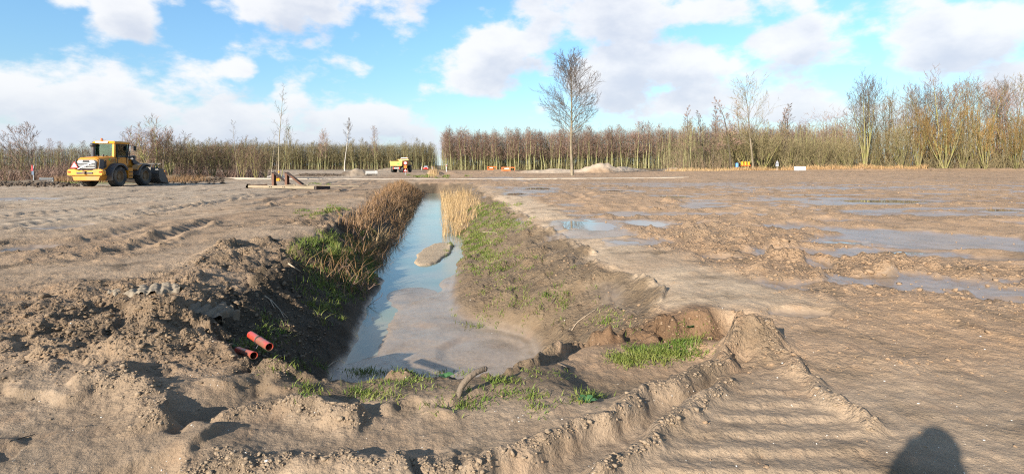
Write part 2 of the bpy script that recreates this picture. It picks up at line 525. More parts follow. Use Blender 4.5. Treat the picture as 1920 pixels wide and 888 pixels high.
    # grain of lumps
    h += 0.004 * fbm(x, y, 0.05, 2, 171, 0.6, cell)
    # mounds and banks further off
    def mound(cx, cy, rx, ry, a, seed, pw=1.0):
        bb = (np.abs(x - cx) < rx * 1.6) & (np.abs(y - cy) < ry * 1.6)
        if not bb.any(): return
        q = np.hypot((x[bb] - cx) / rx, (y[bb] - cy) / ry)
        nn = fbm(x[bb], y[bb], 2.5, 3, seed)
        h[bb] += a * np.clip(1.12 - q + 0.3 * nn * ss(1.3, 0.7, q), 0, 1.0) ** pw * ss(1.4, 1.0, q)
    for mm in MOUNDS: mound(*mm)
    # behind the camera the ground stays plain
    fields = dict(u=u, t=t, rough=rough, wet=wet, strip=strip, churn=churn, left=left, right=right, silt=silt * inside, inside=inside, rut=b, scp=scp, flatL=flatL, lum=lum)
    fr = np.zeros_like(h); fr[b] = np.maximum(mfront, 0.12 * np.clip(cle, 0, 1)); fields['front'] = fr
    rr = np.zeros_like(h); rr[b] = rut; fields['rutmask'] = rr
    return h, fields


MOUNDS = []
def add_mound(px, py, Y, w_px, h_m, ry, seed, pw=1.0):
    MOUNDS.append(((px - 960) / F * Y, Y, w_px / F * Y, ry, h_m, seed, pw))

add_mound(1120, 322, 108, 34, 1.9, 4.0, 201)
add_mound(1170, 322, 110, 46, 1.05, 4.0, 202)
add_mound(1040, 321, 112, 80, 0.85, 4.5, 203)
add_mound(1265, 322, 116, 40, 0.6, 3.0, 204)
add_mound(668, 328, 82, 26, 1.15, 3.0, 205)
add_mound(600, 329, 80, 50, 0.45, 3.0, 206)
add_mound(515, 333, 64, 30, 0.55, 2.2, 207)
add_mound(815, 322, 92, 16, 1.1, 3.5, 208)
add_mound(850, 322, 95, 22, 0.5, 4.0, 209)
add_mound(940, 320, 117, 60, 0.75, 7.0, 210)
add_mound(330, 337, 58, 26, 0.75, 1.6, 211)
add_mound(400, 336, 60, 40, 0.4, 1.6, 212)
add_mound(60, 346, 45, 70, 0.35, 1.2, 213)
add_mound(-40, 347, 44, 60, 0.3, 1.2, 214)
add_mound(170, 324, 70, 70, 0.55, 2.0, 215)
add_mound(730, 318, 160, 30, 0.9, 4.0, 216)
for i in range(14):
    add_mound(1520 + 40 * i, 319, 101 - 0.15 * i, 30, 0.45 + 0.15 * ((i * 7) % 5) / 5, 1.6, 220 + i)


def build_ground():
    # polar sheet: fine where the relief is near, coarse far off and behind
    fine = np.linspace(-53, 53, 901)
    azd = np.concatenate([np.linspace(-180, -54, 32, endpoint=False), fine, np.linspace(54, 180, 32, endpoint=False)])
    az = np.radians(azd)
    k = np.linspace(0, 1, 670)
    # radial spacing grows as r**1.3
    p = -0.22
    rr = (1.0 ** p + k * (170.0 ** p - 1.0 ** p)) ** (1 / p)
    rr = np.concatenate([[0.25, 0.5, 0.75], rr, [190, 220, 260, 320, 420, 600, 1000, 2000, 5000]])
    R, A = np.meshgrid(rr, az, indexing='ij')
    X = (R * np.sin(A)); Y = (R * np.cos(A))
    h, fl = ground_fields(X.ravel(), Y.ravel())
    back = ss(-0.2, -2.5, Y.ravel())
    h = h * (1 - back)
    far = ss(150, 400, np.hypot(X.ravel(), Y.ravel()))
    h = h * (1 - 0.6 * far) - 0.2 * far
    nr, na = R.shape
    V = np.stack([X.ravel(), Y.ravel(), h], 1)
    i = np.arange(nr - 1)[:, None] * na; j = np.arange(na)[None, :]; j2 = (j + 1) % na
    q = np.stack([i + j, i + na + j, i + na + j2, i + j2], -1).reshape(-1, 4)[:, ::-1]
    # closing cap at the centre
    V = np.vstack([V, [[0, 0, float(h[:na].mean())]]])
    tri = np.stack([np.full(na, len(V) - 1), (np.arange(na) + 1) % na, np.arange(na), np.arange(na)], 1)
    me = mesh_np('ground', V, q, None, True)
    return me, V, fl, rr, az, h.reshape(nr, na)


G_ME, G_V, G_FL, G_R, G_AZ, G_H = build_ground()


def gz(x, y):
    """ground height by bilinear lookup"""
    x = np.asarray(x, float); y = np.asarray(y, float)
    r = np.hypot(x, y); a = np.arctan2(x, y)
    i = np.clip(np.searchsorted(G_R, r) - 1, 0, len(G_R) - 2); j = np.clip(np.searchsorted(G_AZ, a) - 1, 0, len(G_AZ) - 2)
    fr = np.clip((r - G_R[i]) / (G_R[i + 1] - G_R[i]), 0, 1); fa = np.clip((a - G_AZ[j]) / (G_AZ[j + 1] - G_AZ[j]), 0, 1)
    return (G_H[i, j] * (1 - fr) * (1 - fa) + G_H[i + 1, j] * fr * (1 - fa) + G_H[i, j + 1] * (1 - fr) * fa + G_H[i + 1, j + 1] * fr * fa)


def hit(px, py):
    """where the sight line through photo pixels meets the ground (arrays)"""
    px = np.atleast_1d(np.asarray(px, float)); py = np.atleast_1d(np.asarray(py, float))
    D = 1.2 * (170 / 1.2) ** np.linspace(0, 1, 420)
    xs = (px[:, None] - 960) / F * D; zs = CAM_H + (HOR - py[:, None]) / F * D
    g = gz(xs, np.broadcast_to(D, xs.shape))
    below = zs <= g
    idx = np.where(below.any(1), below.argmax(1), len(D) - 1)
    lo = D[np.maximum(idx - 1, 0)]; hi = D[idx]
    for _ in range(8):
        mid = (lo + hi) / 2
        b = (CAM_H + (HOR - py) / F * mid) <= gz((px - 960) / F * mid, mid)
        hi = np.where(b, mid, hi); lo = np.where(b, lo, mid)
    return (px - 960) / F * hi, hi, gz((px - 960) / F * hi, hi)


def paint_ground():
    x, y = G_V[:-1, 0].astype(np.float32), G_V[:-1, 1].astype(np.float32)
    f = G_FL
    n1 = fbm(x, y, 3.5, 4, 301); n2 = fbm(x, y, 0.6, 3, 302); n3 = fbm(x, y, 14.0, 2, 303)
    def c(*v): return np.array(v, np.float32)[None, :]
    C = np.repeat(c(0.335, 0.222, 0.136), len(x), 0)
    def mix(m, cc):
        nonlocal C
        m = np.clip(m, 0, 1)[:, None]
        C = C * (1 - m) + c(*cc) * m
    mix(f['left'] * 0.75, (0.270, 0.190, 0.122))
    mix(f['left'] * f['flatL'] * 0.6, (0.350, 0.258, 0.176))
    mix(0.75 * ss(-7, -12, f['u'] + 0.8 * n1) * ss(8, 14, y), (0.350, 0.280, 0.207))
    mix(0.55 * np.clip(f['rough'] - 0.35, 0, 1) * f['left'], (0.170, 0.120, 0.076))
    mix(0.55 * np.clip(f['churn'], 0, 1), (0.270, 0.176, 0.106))
    mix(0.85 * f['strip'], (0.435, 0.330, 0.226))
    mix(0.5 * ss(0.1, 0.7, n1), (0.275, 0.182, 0.112))
    mix(0.4 * ss(0.1, 0.7, -n1), (0.335, 0.235, 0.152))
    nearm = ss(4.8, 3.6, y)
    mix(nearm * 0.85, (0.295, 0.220, 0.152))
    mix(nearm * 0.6 * ss(0.0, 0.45, 0.6 * n2 + 0.8 * n1), (0.215, 0.152, 0.099))
    # banks of the ditch: dark soil, with a rusty cut near the right corner
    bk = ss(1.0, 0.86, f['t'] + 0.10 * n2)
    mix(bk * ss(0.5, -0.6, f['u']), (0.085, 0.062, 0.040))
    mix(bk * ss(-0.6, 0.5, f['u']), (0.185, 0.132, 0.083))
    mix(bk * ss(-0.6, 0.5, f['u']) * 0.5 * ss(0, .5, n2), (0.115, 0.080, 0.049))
    mix(0.8 * f['scp'] * ss(6.3, 5.9, y) * ss(5.3, 5.55, y) * ss(1.3, 1.7, f['u']) * ss(3.2, 2.9, f['u']), (0.150, 0.085, 0.045))
    mix(0.9 * ss(5.0, 4.4, y) * ss(3.7, 4.1, y) * ss(-1.9, -1.4, f['u']) * ss(2.6, 2.0, f['u']), (0.160, 0.115, 0.074))
    mix(f['silt'] * ss(0.07, 0.02, f['t']), (0.345, 0.262, 0.185))
    bx, by = P(815, 474, ZW)
    bar = ss(1.15, 0.85, np.hypot((x - bx) / 0.56, (y - by) / 2.4)) * f['inside']
    mix(bar, (0.400, 0.305, 0.205))
    # wet soil is darker
    wet = f['wet'].copy()
    wsilt = f['silt'] * ss(0.09, 0.02, f['t']) * (0.30 + 0.30 * ss(0.2, -0.3, n2) + 0.45 * ss(-0.2, -0.9, f['u']))
    wet = np.maximum(wet, wsilt)
    wet = np.maximum(wet, f['rutmask'] * 0.35)
    wet = np.maximum(wet, ss(0.16, 0.04, f['t']) * f['inside'] * 0.8)
    wet = wet * (1 - 0.75 * bar)
    mix(0.55 * wet, (0.165, 0.128, 0.096))
    # grassy verges far left, darker brown ground under the woods
    mix(0.75 * ss(108, 125, y) * ss(-20, 20, x), (0.120, 0.090, 0.045))
    mix(0.8 * ss(150, 185, y), (0.110, 0.085, 0.045))
    mix(0.6 * ss(-30, -36, x) * ss(44, 48, y) * ss(62, 54, y), (0.130, 0.150, 0.045))
    # pale heaps of clean sand
    for (px, Y, w, ry, cc) in ((1100, 110, 125, 5, (0.44, 0.35, 0.26)), (1265, 116, 45, 4, (0.44, .37, .29)), (515, 64, 34, 2.6, (.47, .41, .34)), (330, 58, 34, 2.2, (.09, .068, .048)), (600, 80, 55, 3.5, (.12, .085, .055)), (60, 45, 75, 1.6, (.13, .10, .07)), (-40, 44, 75, 1.6, (.13, .10, .07)), (400, 60, 44, 2, (.16, .12, .085))):
        cx = (px - 960) / F * Y
        mix(0.85 * ss(1.15, 0.8, np.hypot((x - cx) / (w / F * Y), (y - Y) / ry)), cc)
    C *= (1 + 0.10 * n3 + 0.08 * n2)[:, None]
    C *= np.array([0.97, 0.955, 0.935], np.float32)[None, :]
    C = np.clip(C, 0.02, 0.7)
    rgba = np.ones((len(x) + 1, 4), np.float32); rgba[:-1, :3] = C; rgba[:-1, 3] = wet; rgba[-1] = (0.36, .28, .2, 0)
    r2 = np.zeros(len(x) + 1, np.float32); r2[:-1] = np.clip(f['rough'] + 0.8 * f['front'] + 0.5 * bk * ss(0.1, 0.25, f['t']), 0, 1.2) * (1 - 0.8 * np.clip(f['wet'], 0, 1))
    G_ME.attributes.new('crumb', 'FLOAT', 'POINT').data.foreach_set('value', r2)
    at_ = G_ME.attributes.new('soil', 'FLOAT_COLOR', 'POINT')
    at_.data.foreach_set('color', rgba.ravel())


paint_ground()


def ground_mat():
    m, g, b = mat_new('ground_soil')
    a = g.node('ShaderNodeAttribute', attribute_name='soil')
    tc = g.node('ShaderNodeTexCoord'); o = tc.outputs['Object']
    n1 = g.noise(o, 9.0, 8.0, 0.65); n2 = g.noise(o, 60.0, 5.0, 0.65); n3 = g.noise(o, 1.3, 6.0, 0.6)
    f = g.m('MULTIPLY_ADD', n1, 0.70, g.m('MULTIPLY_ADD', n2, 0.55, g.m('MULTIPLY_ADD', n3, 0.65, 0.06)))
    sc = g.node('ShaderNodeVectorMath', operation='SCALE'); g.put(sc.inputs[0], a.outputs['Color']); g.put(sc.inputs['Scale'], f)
    colr = g.mix(g.ss(g.noise(o, 3.2, 7.0, 0.6), 0.5, 0.75, 0, 0.35), sc.outputs[0], g.vm('MULTIPLY', sc.outputs[0], (1.12, 0.93, 0.78)))
    # shell grit
    vor = g.node('ShaderNodeTexVoronoi'); g.put(vor.inputs['Vector'], o); vor.inputs['Scale'].default_value = 32.0
    grit = g.m('MULTIPLY', g.ss(vor.outputs['Distance'], 0.17, 0.10), g.ss(g.noise(o, 2.0, 4.0), 0.52, 0.68))
    colr = g.mix(g.m('MULTIPLY', grit, 0.40), colr, (0.50, 0.46, 0.40))
    g.put(b.inputs['Base Color'], colr)
    wet = a.outputs['Alpha']
    wr = g.m('ADD', wet, g.m('MULTIPLY', g.m('SUBTRACT', n3, 0.5), g.m('MULTIPLY', g.ss(wet, 0.05, 0.4), 0.9)))
    w = g.ss(wr, 0.25, 0.85)
    g.put(b.inputs['Roughness'], g.m('MULTIPLY_ADD', w, -0.62, 0.93))
    g.put(b.inputs['Specular IOR Level'], g.m('MULTIPLY_ADD', w, 0.30, 0.22))
    cr = g.node('ShaderNodeAttribute', attribute_name='crumb').outputs['Fac']
    def crumb(scale, amp):
        v = g.node('ShaderNodeTexVoronoi'); v.inputs['Scale'].default_value = scale
        wv = g.node('ShaderNodeVectorMath', operation='MULTIPLY_ADD'); g.put(wv.inputs[0], g.noise(o, scale * 0.7, 2.0, 0.5, out=1)); wv.inputs[1].default_value = (0.9 / scale,) * 3; g.put(wv.inputs[2], o)
        g.put(v.inputs['Vector'], wv.outputs[0])
        return g.m('MULTIPLY', g.ss(v.outputs['Distance'], 0.65, 0.15), g.m('MULTIPLY', cr, amp))
    crumbs = g.m('ADD', crumb(17.0, 0.020), crumb(48.0, 0.0085))
    n5 = g.noise(o, 28.0, 6.0, 0.72)
    hb = g.m('MULTIPLY_ADD', n5, g.m('MULTIPLY_ADD', cr, 0.026, 0.0025), crumbs)
    hb = g.m('ADD', hb, g.m('MULTIPLY_ADD', n1, g.m('MULTIPLY_ADD', cr, 0.02, 0.032), g.m('MULTIPLY_ADD', n2, 0.010, g.m('MULTIPLY', g.noise(o, 240.0, 2.0), 0.0022))))
    bp = g.node('ShaderNodeBump'); bp.inputs['Distance'].default_value = 1.0
    g.put(bp.inputs['Strength'], g.m('MULTIPLY_ADD', w, -0.80, 0.88)); g.put(bp.inputs['Height'], hb)
    g.put(b.inputs['Normal'], bp.outputs[0])
    return m


G_ME.materials.append(ground_mat())
ground = link('ground', G_ME)
tag(ground, kind='structure', label='muddy sand ground with churned soil, wheel ruts and a ditch')
del G_V


def water_mat(name, c, rough, wave, wscale):
    m, g, b = mat_new(name)
    tc = g.node('ShaderNodeTexCoord'); o = tc.outputs['Object']
    n = g.noise(o, 0.5, 4.0, 0.55)
    g.put(b.inputs['Base Color'], g.mix(g.ss(n, 0.35, 0.65), c[0], c[1]))
    b.inputs['Roughness'].default_value = rough
    b.inputs['IOR'].default_value = 1.333
    bp = g.node('ShaderNodeBump'); bp.inputs['Distance'].default_value = 0.02; bp.inputs['Strength'].default_value = wave
    g.put(bp.inputs['Height'], g.noise(g.vm('MULTIPLY', o, (1, 0.55, 1)), wscale, 3.0, 0.5))
    g.put(b.inputs['Normal'], bp.outputs[0])
    return m


M_WATER = water_mat('ditch_water', ((0.150, 0.190, 0.140), (0.230, 0.215, 0.155)), 0.10, 0.16, 3.0)
M_PUD = water_mat('puddle_water', ((0.17, 0.135, 0.10), (0.21, 0.17, 0.13)), 0.03, 0.02, 5.0)
wv, wf = [], []
for i, yy in enumerate(np.linspace(5.4, 52, 40)):
    wv += [(-2.4 - SK * yy, yy, ZW), (2.6 - SK * yy, yy, ZW)]
    if i: wf.append((2 * i - 2, 2 * i - 1, 2 * i + 1, 2 * i))
tag(link('water', mesh_np('water', wv, wf, M_WATER)), kind='structure', label='still silty turquoise water in the ditch')
for k, (cx, cy, rx, ry) in enumerate(PUD):
    lev = 0.62 * float(ss(35, 100, np.float32(cy)) * ss(2, 45, np.float32(cx))) - 0.05
    n = 28; ang = np.linspace(0, 2 * math.pi, n, endpoint=False)
    rad = 1.32 + 0.12 * np.sin(3 * ang + k) + 0.08 * np.sin(5 * ang + 2 * k)
    v = np.stack([rx * rad * np.cos(ang), ry * rad * np.sin(ang), np.zeros(n)], 1); v = np.vstack([[[0, 0, 0]], v])
    fc = np.stack([np.zeros(n, int), 1 + np.arange(n), 1 + (np.arange(n) + 1) % n], 1)
    tag(link('puddle', mesh_np('puddle', v, fc, M_PUD), None, (cx, cy, lev - 0.004 - 0.0007 * k)), kind='structure')

# pale concrete path crossing behind the ditch
def build_path():
    m = simple_mat('path_concrete', (0.36, 0.30, 0.235), 0.85, var=0.25, scale=1.5, dirt=(0.33, 0.26, 0.19), dirt_amt=0.55)
    xs = np.linspace(-62, 21, 170)
    v, fcs = [], []
    yc = PATH_Y + 0.02 * xs + 1.0 * np.sin(xs / 22.0)
    zt = np.maximum(gz(xs, yc - 0.9), gz(xs, yc + 0.9))
    zt = np.convolve(np.pad(zt, 8, mode='edge'), np.ones(17) / 17, 'valid') + 0.06
    for i, X in enumerate(xs):
        for dy, dz in ((-0.95, -0.5), (-0.95, 0.0), (0.95, 0.0), (0.95, -0.5)):
            v.append((X, yc[i] + dy, zt[i] + dz))
        if i:
            a = 4 * (i - 1); bq = 4 * i
            for k in range(3): fcs.append((a + k, bq + k, bq + k + 1, a + k + 1))
    tag(link('path', mesh_np('path', v, fcs, m)), kind='structure', label='pale concrete path crossing behind the ditch')
build_path()
# ---------------------------------------------------------------- vegetation
def bark_mat(name, c, c2, moss=None, moss_amt=0.0, rough=0.9):
    m, g, b = mat_new(name)
    tc = g.node('ShaderNodeTexCoord'); o = tc.outputs['Object']
    oi = g.node('ShaderNodeObjectInfo')
    n = g.noise(g.vm('MULTIPLY', o, (1, 1, 0.35)), 2.5, 5.0, 0.6)
    cc = g.mix(g.ss(n, 0.35, 0.65), c, c2)
    if moss:
        mf = g.m('MULTIPLY', g.ss(g.noise(o, 0.9, 4.0), 0.60 - 0.35 * moss_amt, 0.75 - 0.25 * moss_amt), moss_amt)
        cc = g.mix(mf, cc, moss)
    sc = g.node('ShaderNodeVectorMath', operation='SCALE'); g.put(sc.inputs[0], cc)
    g.put(sc.inputs['Scale'], g.m('MULTIPLY_ADD', oi.outputs['Random'], 0.5, 0.75))
    g.put(b.inputs['Base Color'], sc.outputs[0])
    b.inputs['Roughness'].default_value = rough
    b.inputs['Specular IOR Level'].default_value = 0.2
    return m


M_BARK_GREEN = bark_mat('bark_mossy', (0.31, 0.27, 0.14), (0.20, 0.185, 0.085), (0.17, 0.18, 0.06), 0.55)
M_BARK_PALE = bark_mat('bark_pale', (0.34, 0.28, 0.20), (0.22, 0.18, 0.12), (0.24, 0.23, 0.08), 0.35)
M_BARK_LONE = bark_mat('bark_lone', (0.22, 0.175, 0.12), (0.13, 0.105, 0.07), (0.15, 0.14, 0.06), 0.35)
M_BARK_OLIVE = bark_mat('bark_olive', (0.24, 0.195, 0.10), (0.15, 0.125, 0.06), (0.22, 0.22, 0.06), 0.6)
M_BARK_DARK = bark_mat('bark_dark', (0.12, 0.095, 0.065), (0.07, 0.055, 0.04), (0.13, 0.13, 0.05), 0.3)
M_BIRCH = bark_mat('bark_birch', (0.62, 0.58, 0.52), (0.45, 0.40, 0.34))
M_TWIG_RED = bark_mat('twigs_reddish', (0.250, 0.155, 0.115), (0.175, 0.115, 0.085))
M_TWIG_BROWN = bark_mat('twigs_brown', (0.185, 0.128, 0.080), (0.125, 0.092, 0.060))
M_TWIG_OLIVE = bark_mat('twigs_olive', (0.225, 0.178, 0.092), (0.155, 0.125, 0.066))
M_TWIG_GOLD = bark_mat('twigs_golden', (0.27, 0.165, 0.058), (0.18, 0.115, 0.045))
M_TWIG_GREY = bark_mat('twigs_grey', (0.120, 0.088, 0.068), (0.080, 0.060, 0.048))


def tube_mesh(lines, sides):
    """lines: list of (points Nx3, radii N) -> verts, quads"""
    V, Fq = [], []; off = 0
    ang = np.arange(sides) * 2 * math.pi / sides
    ca, sa = np.cos(ang), np.sin(ang)
    for pts, rad in lines:
        n = len(pts)
        tg = np.gradient(pts, axis=0); tg /= np.linalg.norm(tg, axis=1)[:, None] + 1e-9
        ref = np.array([0.0, 0, 1]) if abs(tg[0, 2]) < 0.8 else np.array([1.0, 0, 0])
        a = np.cross(tg, ref); a /= np.linalg.norm(a, axis=1)[:, None] + 1e-9
        b = np.cross(tg, a)
        ring = pts[:, None, :] + rad[:, None, None] * (a[:, None, :] * ca[None, :, None] + b[:, None, :] * sa[None, :, None])
        V.append(ring.reshape(-1, 3))
        i = np.arange(n - 1)[:, None] * sides; j = np.arange(sides)[None, :]; j2 = (j + 1) % sides
        Fq.append(off + np.stack([i + j, i + j2, i + sides + j2, i + sides + j], -1).reshape(-1, 4))
        off += n * sides
    return np.vstack(V), np.vstack(Fq)


def ribbon_mesh(lines, rng):
    """twigs as thin blades, many at once; lines of equal length N"""
    pts = np.stack([l[0] for l in lines]); rad = np.stack([l[1] for l in lines])
    m, n, _ = pts.shape
    side = rng.normal(size=(m, 1, 3)); tg = pts[:, -1:, :] - pts[:, :1, :]
    s = np.cross(tg, side); s /= np.linalg.norm(s, axis=2)[:, :, None] + 1e-9
    L = pts - s * rad[:, :, None]; Rr = pts + s * rad[:, :, None]
    V = np.stack([L, Rr], 2).reshape(-1, 3)
    base = np.arange(m)[:, None] * (2 * n); i = np.arange(n - 1)[None, :] * 2
    q = np.stack([base + i, base + i + 1, base + i + 3, base + i + 2], -1).reshape(-1, 4)
    return V, q


def limb(rng, p, d, L, r0, r1, n, wob, up):
    pts = [np.array(p, float)]; d = np.array(d, float); d /= np.linalg.norm(d)
    step = L / (n - 1)
    for _ in range(n - 1):
        d = d + rng.normal(size=3) * wob + np.array([0, 0, up]); d /= np.linalg.norm(d)
        pts.append(pts[-1] + d * step)
    return np.array(pts), np.linspace(r0, r1, n), d


def side_dir(rng, d, ang, phi=None):
    d = d / np.linalg.norm(d)
    ref = np.array([1.0, 0, 0]) if abs(d[0]) < 0.7 else np.array([0, 1.0, 0])
    a = np.cross(d, ref); a /= np.linalg.norm(a); b = np.cross(d, a)
    if phi is None: phi = rng.uniform(0, 2 * math.pi)
    return d * math.cos(ang) + (a * math.cos(phi) + b * math.sin(phi)) * math.sin(ang)


def gen_tree(seed, H, r, stems=1, spread=0.05, crown0=0.35, n1=22, l1=0.26, a1=0.8, up1=0.10, n2=8, l2=0.45, n3=6, l3=0.5,
             tw=0.012, wob=0.04, shape='oval', bare=None, stemlen=(0.8, 1.0)):
    """returns (trunk lines, branch lines, twig lines)"""
    rng = np.random.default_rng(seed)
    T, B, W = [], [], []
    for s in range(stems):
        phi = rng.uniform(0, 2 * math.pi) if stems > 1 else 0
        phi = 2 * math.pi * s / stems + rng.uniform(-0.4, 0.4)
        tilt = spread * rng.uniform(0.35, 1.0) if stems > 1 else spread * rng.uniform(-1, 1)
        d = np.array([math.cos(phi) * math.sin(tilt), math.sin(phi) * math.sin(tilt), math.cos(tilt)])
        h = H * (rng.uniform(*stemlen) if stems > 1 else 1.0)
        rs = r * (rng.uniform(0.65, 1.0) if stems > 1 else 1.0)
        p0 = np.array([math.cos(phi), math.sin(phi), 0]) * (r * 0.7 if stems > 1 else 0); p0[2] = -0.25
        pts, rad, _ = limb(rng, p0, d, h, rs, rs * 0.08, 12, wob, 0.03)
        rad = rs * np.concatenate([[1.35], np.linspace(1, 0.10, 11)])
        T.append((pts, rad))
        for i in range(n1):
            f = crown0 + (1 - crown0) * ((i + rng.uniform(0, 0.9)) / n1)
            k = min(int(f * 11), 10); fr = f * 11 - k
            p = pts[k] * (1 - fr) + pts[k + 1] * fr
            dd = pts[k + 1] - pts[k]
            g = (f - crown0) / (1 - crown0)
            if shape == 'oval': ln = l1 * h * (0.55 + 0.9 * math.sin(math.pi * min(1, g * 0.85 + 0.18))) * 0.75
            elif shape == 'lone': ln = l1 * h * (0.80 + 0.35 * min(1, g * 2.2) - 0.74 * g ** 1.5)
            elif shape == 'cone': ln = l1 * h * (1.1 - 0.85 * g)
            elif shape == 'round': ln = l1 * h * (0.5 + 0.8 * math.sin(math.pi * (0.15 + 0.8 * g)))
            else: ln = l1 * h
            ln *= rng.uniform(0.88, 1.08) if shape == 'lone' else rng.uniform(0.7, 1.2)
            ang = a1 * (1.15 - 0.55 * g) * rng.uniform(0.8, 1.2)
            r1 = max(rs * (1 - f) * 0.40, 0.012) * rng.uniform(0.7, 1.1)
            bp, br, _ = limb(rng, p, side_dir(rng, dd, ang, i * 2.4 + rng.uniform(-.4, .4)), ln, r1, r1 * 0.25, 6, 0.09, up1)
            B.append((bp, br))
            for j in range(n2):
                f2 = 0.2 + 0.8 * (j + rng.uniform(0, 0.9)) / n2
                k2 = min(int(f2 * 5), 4); q = bp[k2] + (bp[k2 + 1] - bp[k2]) * (f2 * 5 - k2)
                d2 = side_dir(rng, bp[k2 + 1] - bp[k2], rng.uniform(0.4, 0.95))
                ln2 = max(ln * l2 * (1.15 - 0.6 * f2) * rng.uniform(0.6, 1.2), 0.25)
                tp, tr, _ = limb(rng, q, d2, ln2, tw * 1.5, tw * 0.8, 4, 0.12, 0.12)
                W.append((tp, tr))
                for k3 in range(n3):
                    f3 = 0.15 + 0.85 * (k3 + rng.uniform(0, 0.9)) / n3
                    k4 = min(int(f3 * 3), 2); q3 = tp[k4] + (tp[k4 + 1] - tp[k4]) * (f3 * 3 - k4)
                    d3 = side_dir(rng, tp[k4 + 1] - tp[k4], rng.uniform(0.3, 0.9))
                    wp, wr, _ = limb(rng, q3, d3, max(ln2 * l3 * rng.uniform(0.5, 1.2), 0.15), tw, tw * 0.4, 4, 0.12, 0.12)
                    W.append((wp, wr))
    return T, B, W


def tree_meshes(name, seed, mt, mc, tsides=6, bsides=3, limbs_in_trunk=True, **kw):
    T, B, W = gen_tree(seed, **kw)
    rng = np.random.default_rng(seed + 5)
    tv, tf = tube_mesh(T, tsides)
    if limbs_in_trunk and B:
        bv, bf = tube_mesh(B, bsides)
        tf = np.vstack([tf, bf + len(tv)]); tv = np.vstack([tv, bv])
        cv, cf = ribbon_mesh(W, rng)
    else:
        cv, cf = ribbon_mesh(W, rng)
        if B:
            bv, bf = tube_mesh(B, bsides)
            cf = np.vstack([cf, bf + len(cv)]); cv = np.vstack([cv, bv])
    return mesh_np(name + '_trunk', tv, tf, mt, True), mesh_np(name + '_crown', cv, cf, mc), (tv, tf, cv, cf)


def place_tree(name, meshes, loc, rz, sc, label, cat='tree', group=None, tilt=None):
    r = empty(name, loc, rz, label, cat, group)
    r.scale = (sc, sc, sc) if not isinstance(sc, tuple) else sc
    if tilt: r.rotation_euler = (tilt[0], tilt[1], rz)
    link('trunk', meshes[0], r); link('crown', meshes[1], r)
    return r


rnd = random.Random(11)

# --- kinds
wood_kinds = [tree_meshes('wood_tree', 500 + i, M_BARK_GREEN, M_TWIG_RED, 5, 3, False, H=14.5 + 1.2 * math.sin(i * 2.1), r=0.13 + 0.012 * (i % 3), spread=0.045,
                          crown0=0.30, n1=26, l1=0.17, a1=0.75, up1=0.16, n2=6, l2=0.5, n3=5, l3=0.65, tw=0.017, shape='round') for i in range(5)]
wood_green = [tree_meshes('wood_tree_green', 520 + i, M_BARK_GREEN, M_TWIG_OLIVE, 5, 3, False, H=13 + 1.3 * math.sin(i * 1.7), r=0.115, spread=0.05,
                          crown0=0.22, n1=26, l1=0.17, a1=0.7, up1=0.2, n2=6, l2=0.5, n3=5, l3=0.65, tw=0.017, shape='round') for i in range(4)]

WOOD_BACK = []    # (kind verts) placements for the mass behind
def wood_edge(x0, x1, y_of, n, kinds, label, group, name, hs, jit=1.3, back_rows=9, row_gap=3.2, gap_prob=0.0):
    xs = np.linspace(x0, x1, n)
    for i, X in enumerate(xs):
        k = kinds[rnd.randrange(len(kinds))]
        x = X + rnd.uniform(-jit, jit); y = y_of(X) + rnd.uniform(-0.8, 0.8)
        s = hs * rnd.uniform(0.92, 1.06)
        place_tree(name, k, (x, y, float(gz(x, y))), rnd.uniform(0, 6.28), (s * rnd.uniform(1.05, 1.45), s * rnd.uniform(1.05, 1.45), s), label, 'tree', group)
    for r in range(1, 2):
        for X in np.linspace(x0, x1, int(n * 0.95)):
            WOOD_BACK.append((kinds, X + rnd.uniform(-2, 2), y_of(X) + r * row_gap + rnd.uniform(-1.2, 1.2), hs * rnd.uniform(0.85, 1.12)))


# right-hand plantation (photo x 830..1560), left-hand one (x 0..820)
yr = lambda X: 196 - 0.13 * (X + 26)
wood_edge(-25.5, 112, yr, 92, wood_kinds, 'slender bare tree with mossy stem and reddish twigs in the wood behind the lone tree',
          'bare trees edging the wood behind the lone tree', 'plantation_tree', 0.95)
yl = lambda X: 235 + 0.10 * (X + 100)
wood_edge(-150, -36, yl, 70, wood_green, 'slender bare tree with olive stem and twigs in the wood behind the dump truck',
          'bare trees edging the wood behind the dump truck', 'plantation_tree', 0.90)
wood_edge(-262, -152, lambda X: 232 + 0.05 * (X + 100), 42, wood_green + wood_kinds[:2], 'bare tree of the distant wood seen beyond the wheel loader',
          'bare trees of the wood beyond the wheel loader', 'plantation_tree', 0.78, back_rows=7)
# the ride between the two woods narrows towards its end
for i in range(10):
    for sx in (-1, 1):
        yy = 205 + i * 7
        X = (-27.0 - 0.10 * (yy - 196) * 0.6) if sx > 0 else (-41 + 0.02 * i)
        WOOD_BACK.append((wood_kinds if sx > 0 else wood_green, X + rnd.uniform(-.8, .8) , yy, 0.95))
for i in range(40):
    WOOD_BACK.append((wood_green, rnd.uniform(-60, -20), rnd.uniform(285, 310), 0.95))
for i in range(170):
    WOOD_BACK.append((wood_kinds + wood_green, 70 + 90 * rnd.random(), 128 + 40 * rnd.random(), rnd.uniform(0.62, 0.95)))


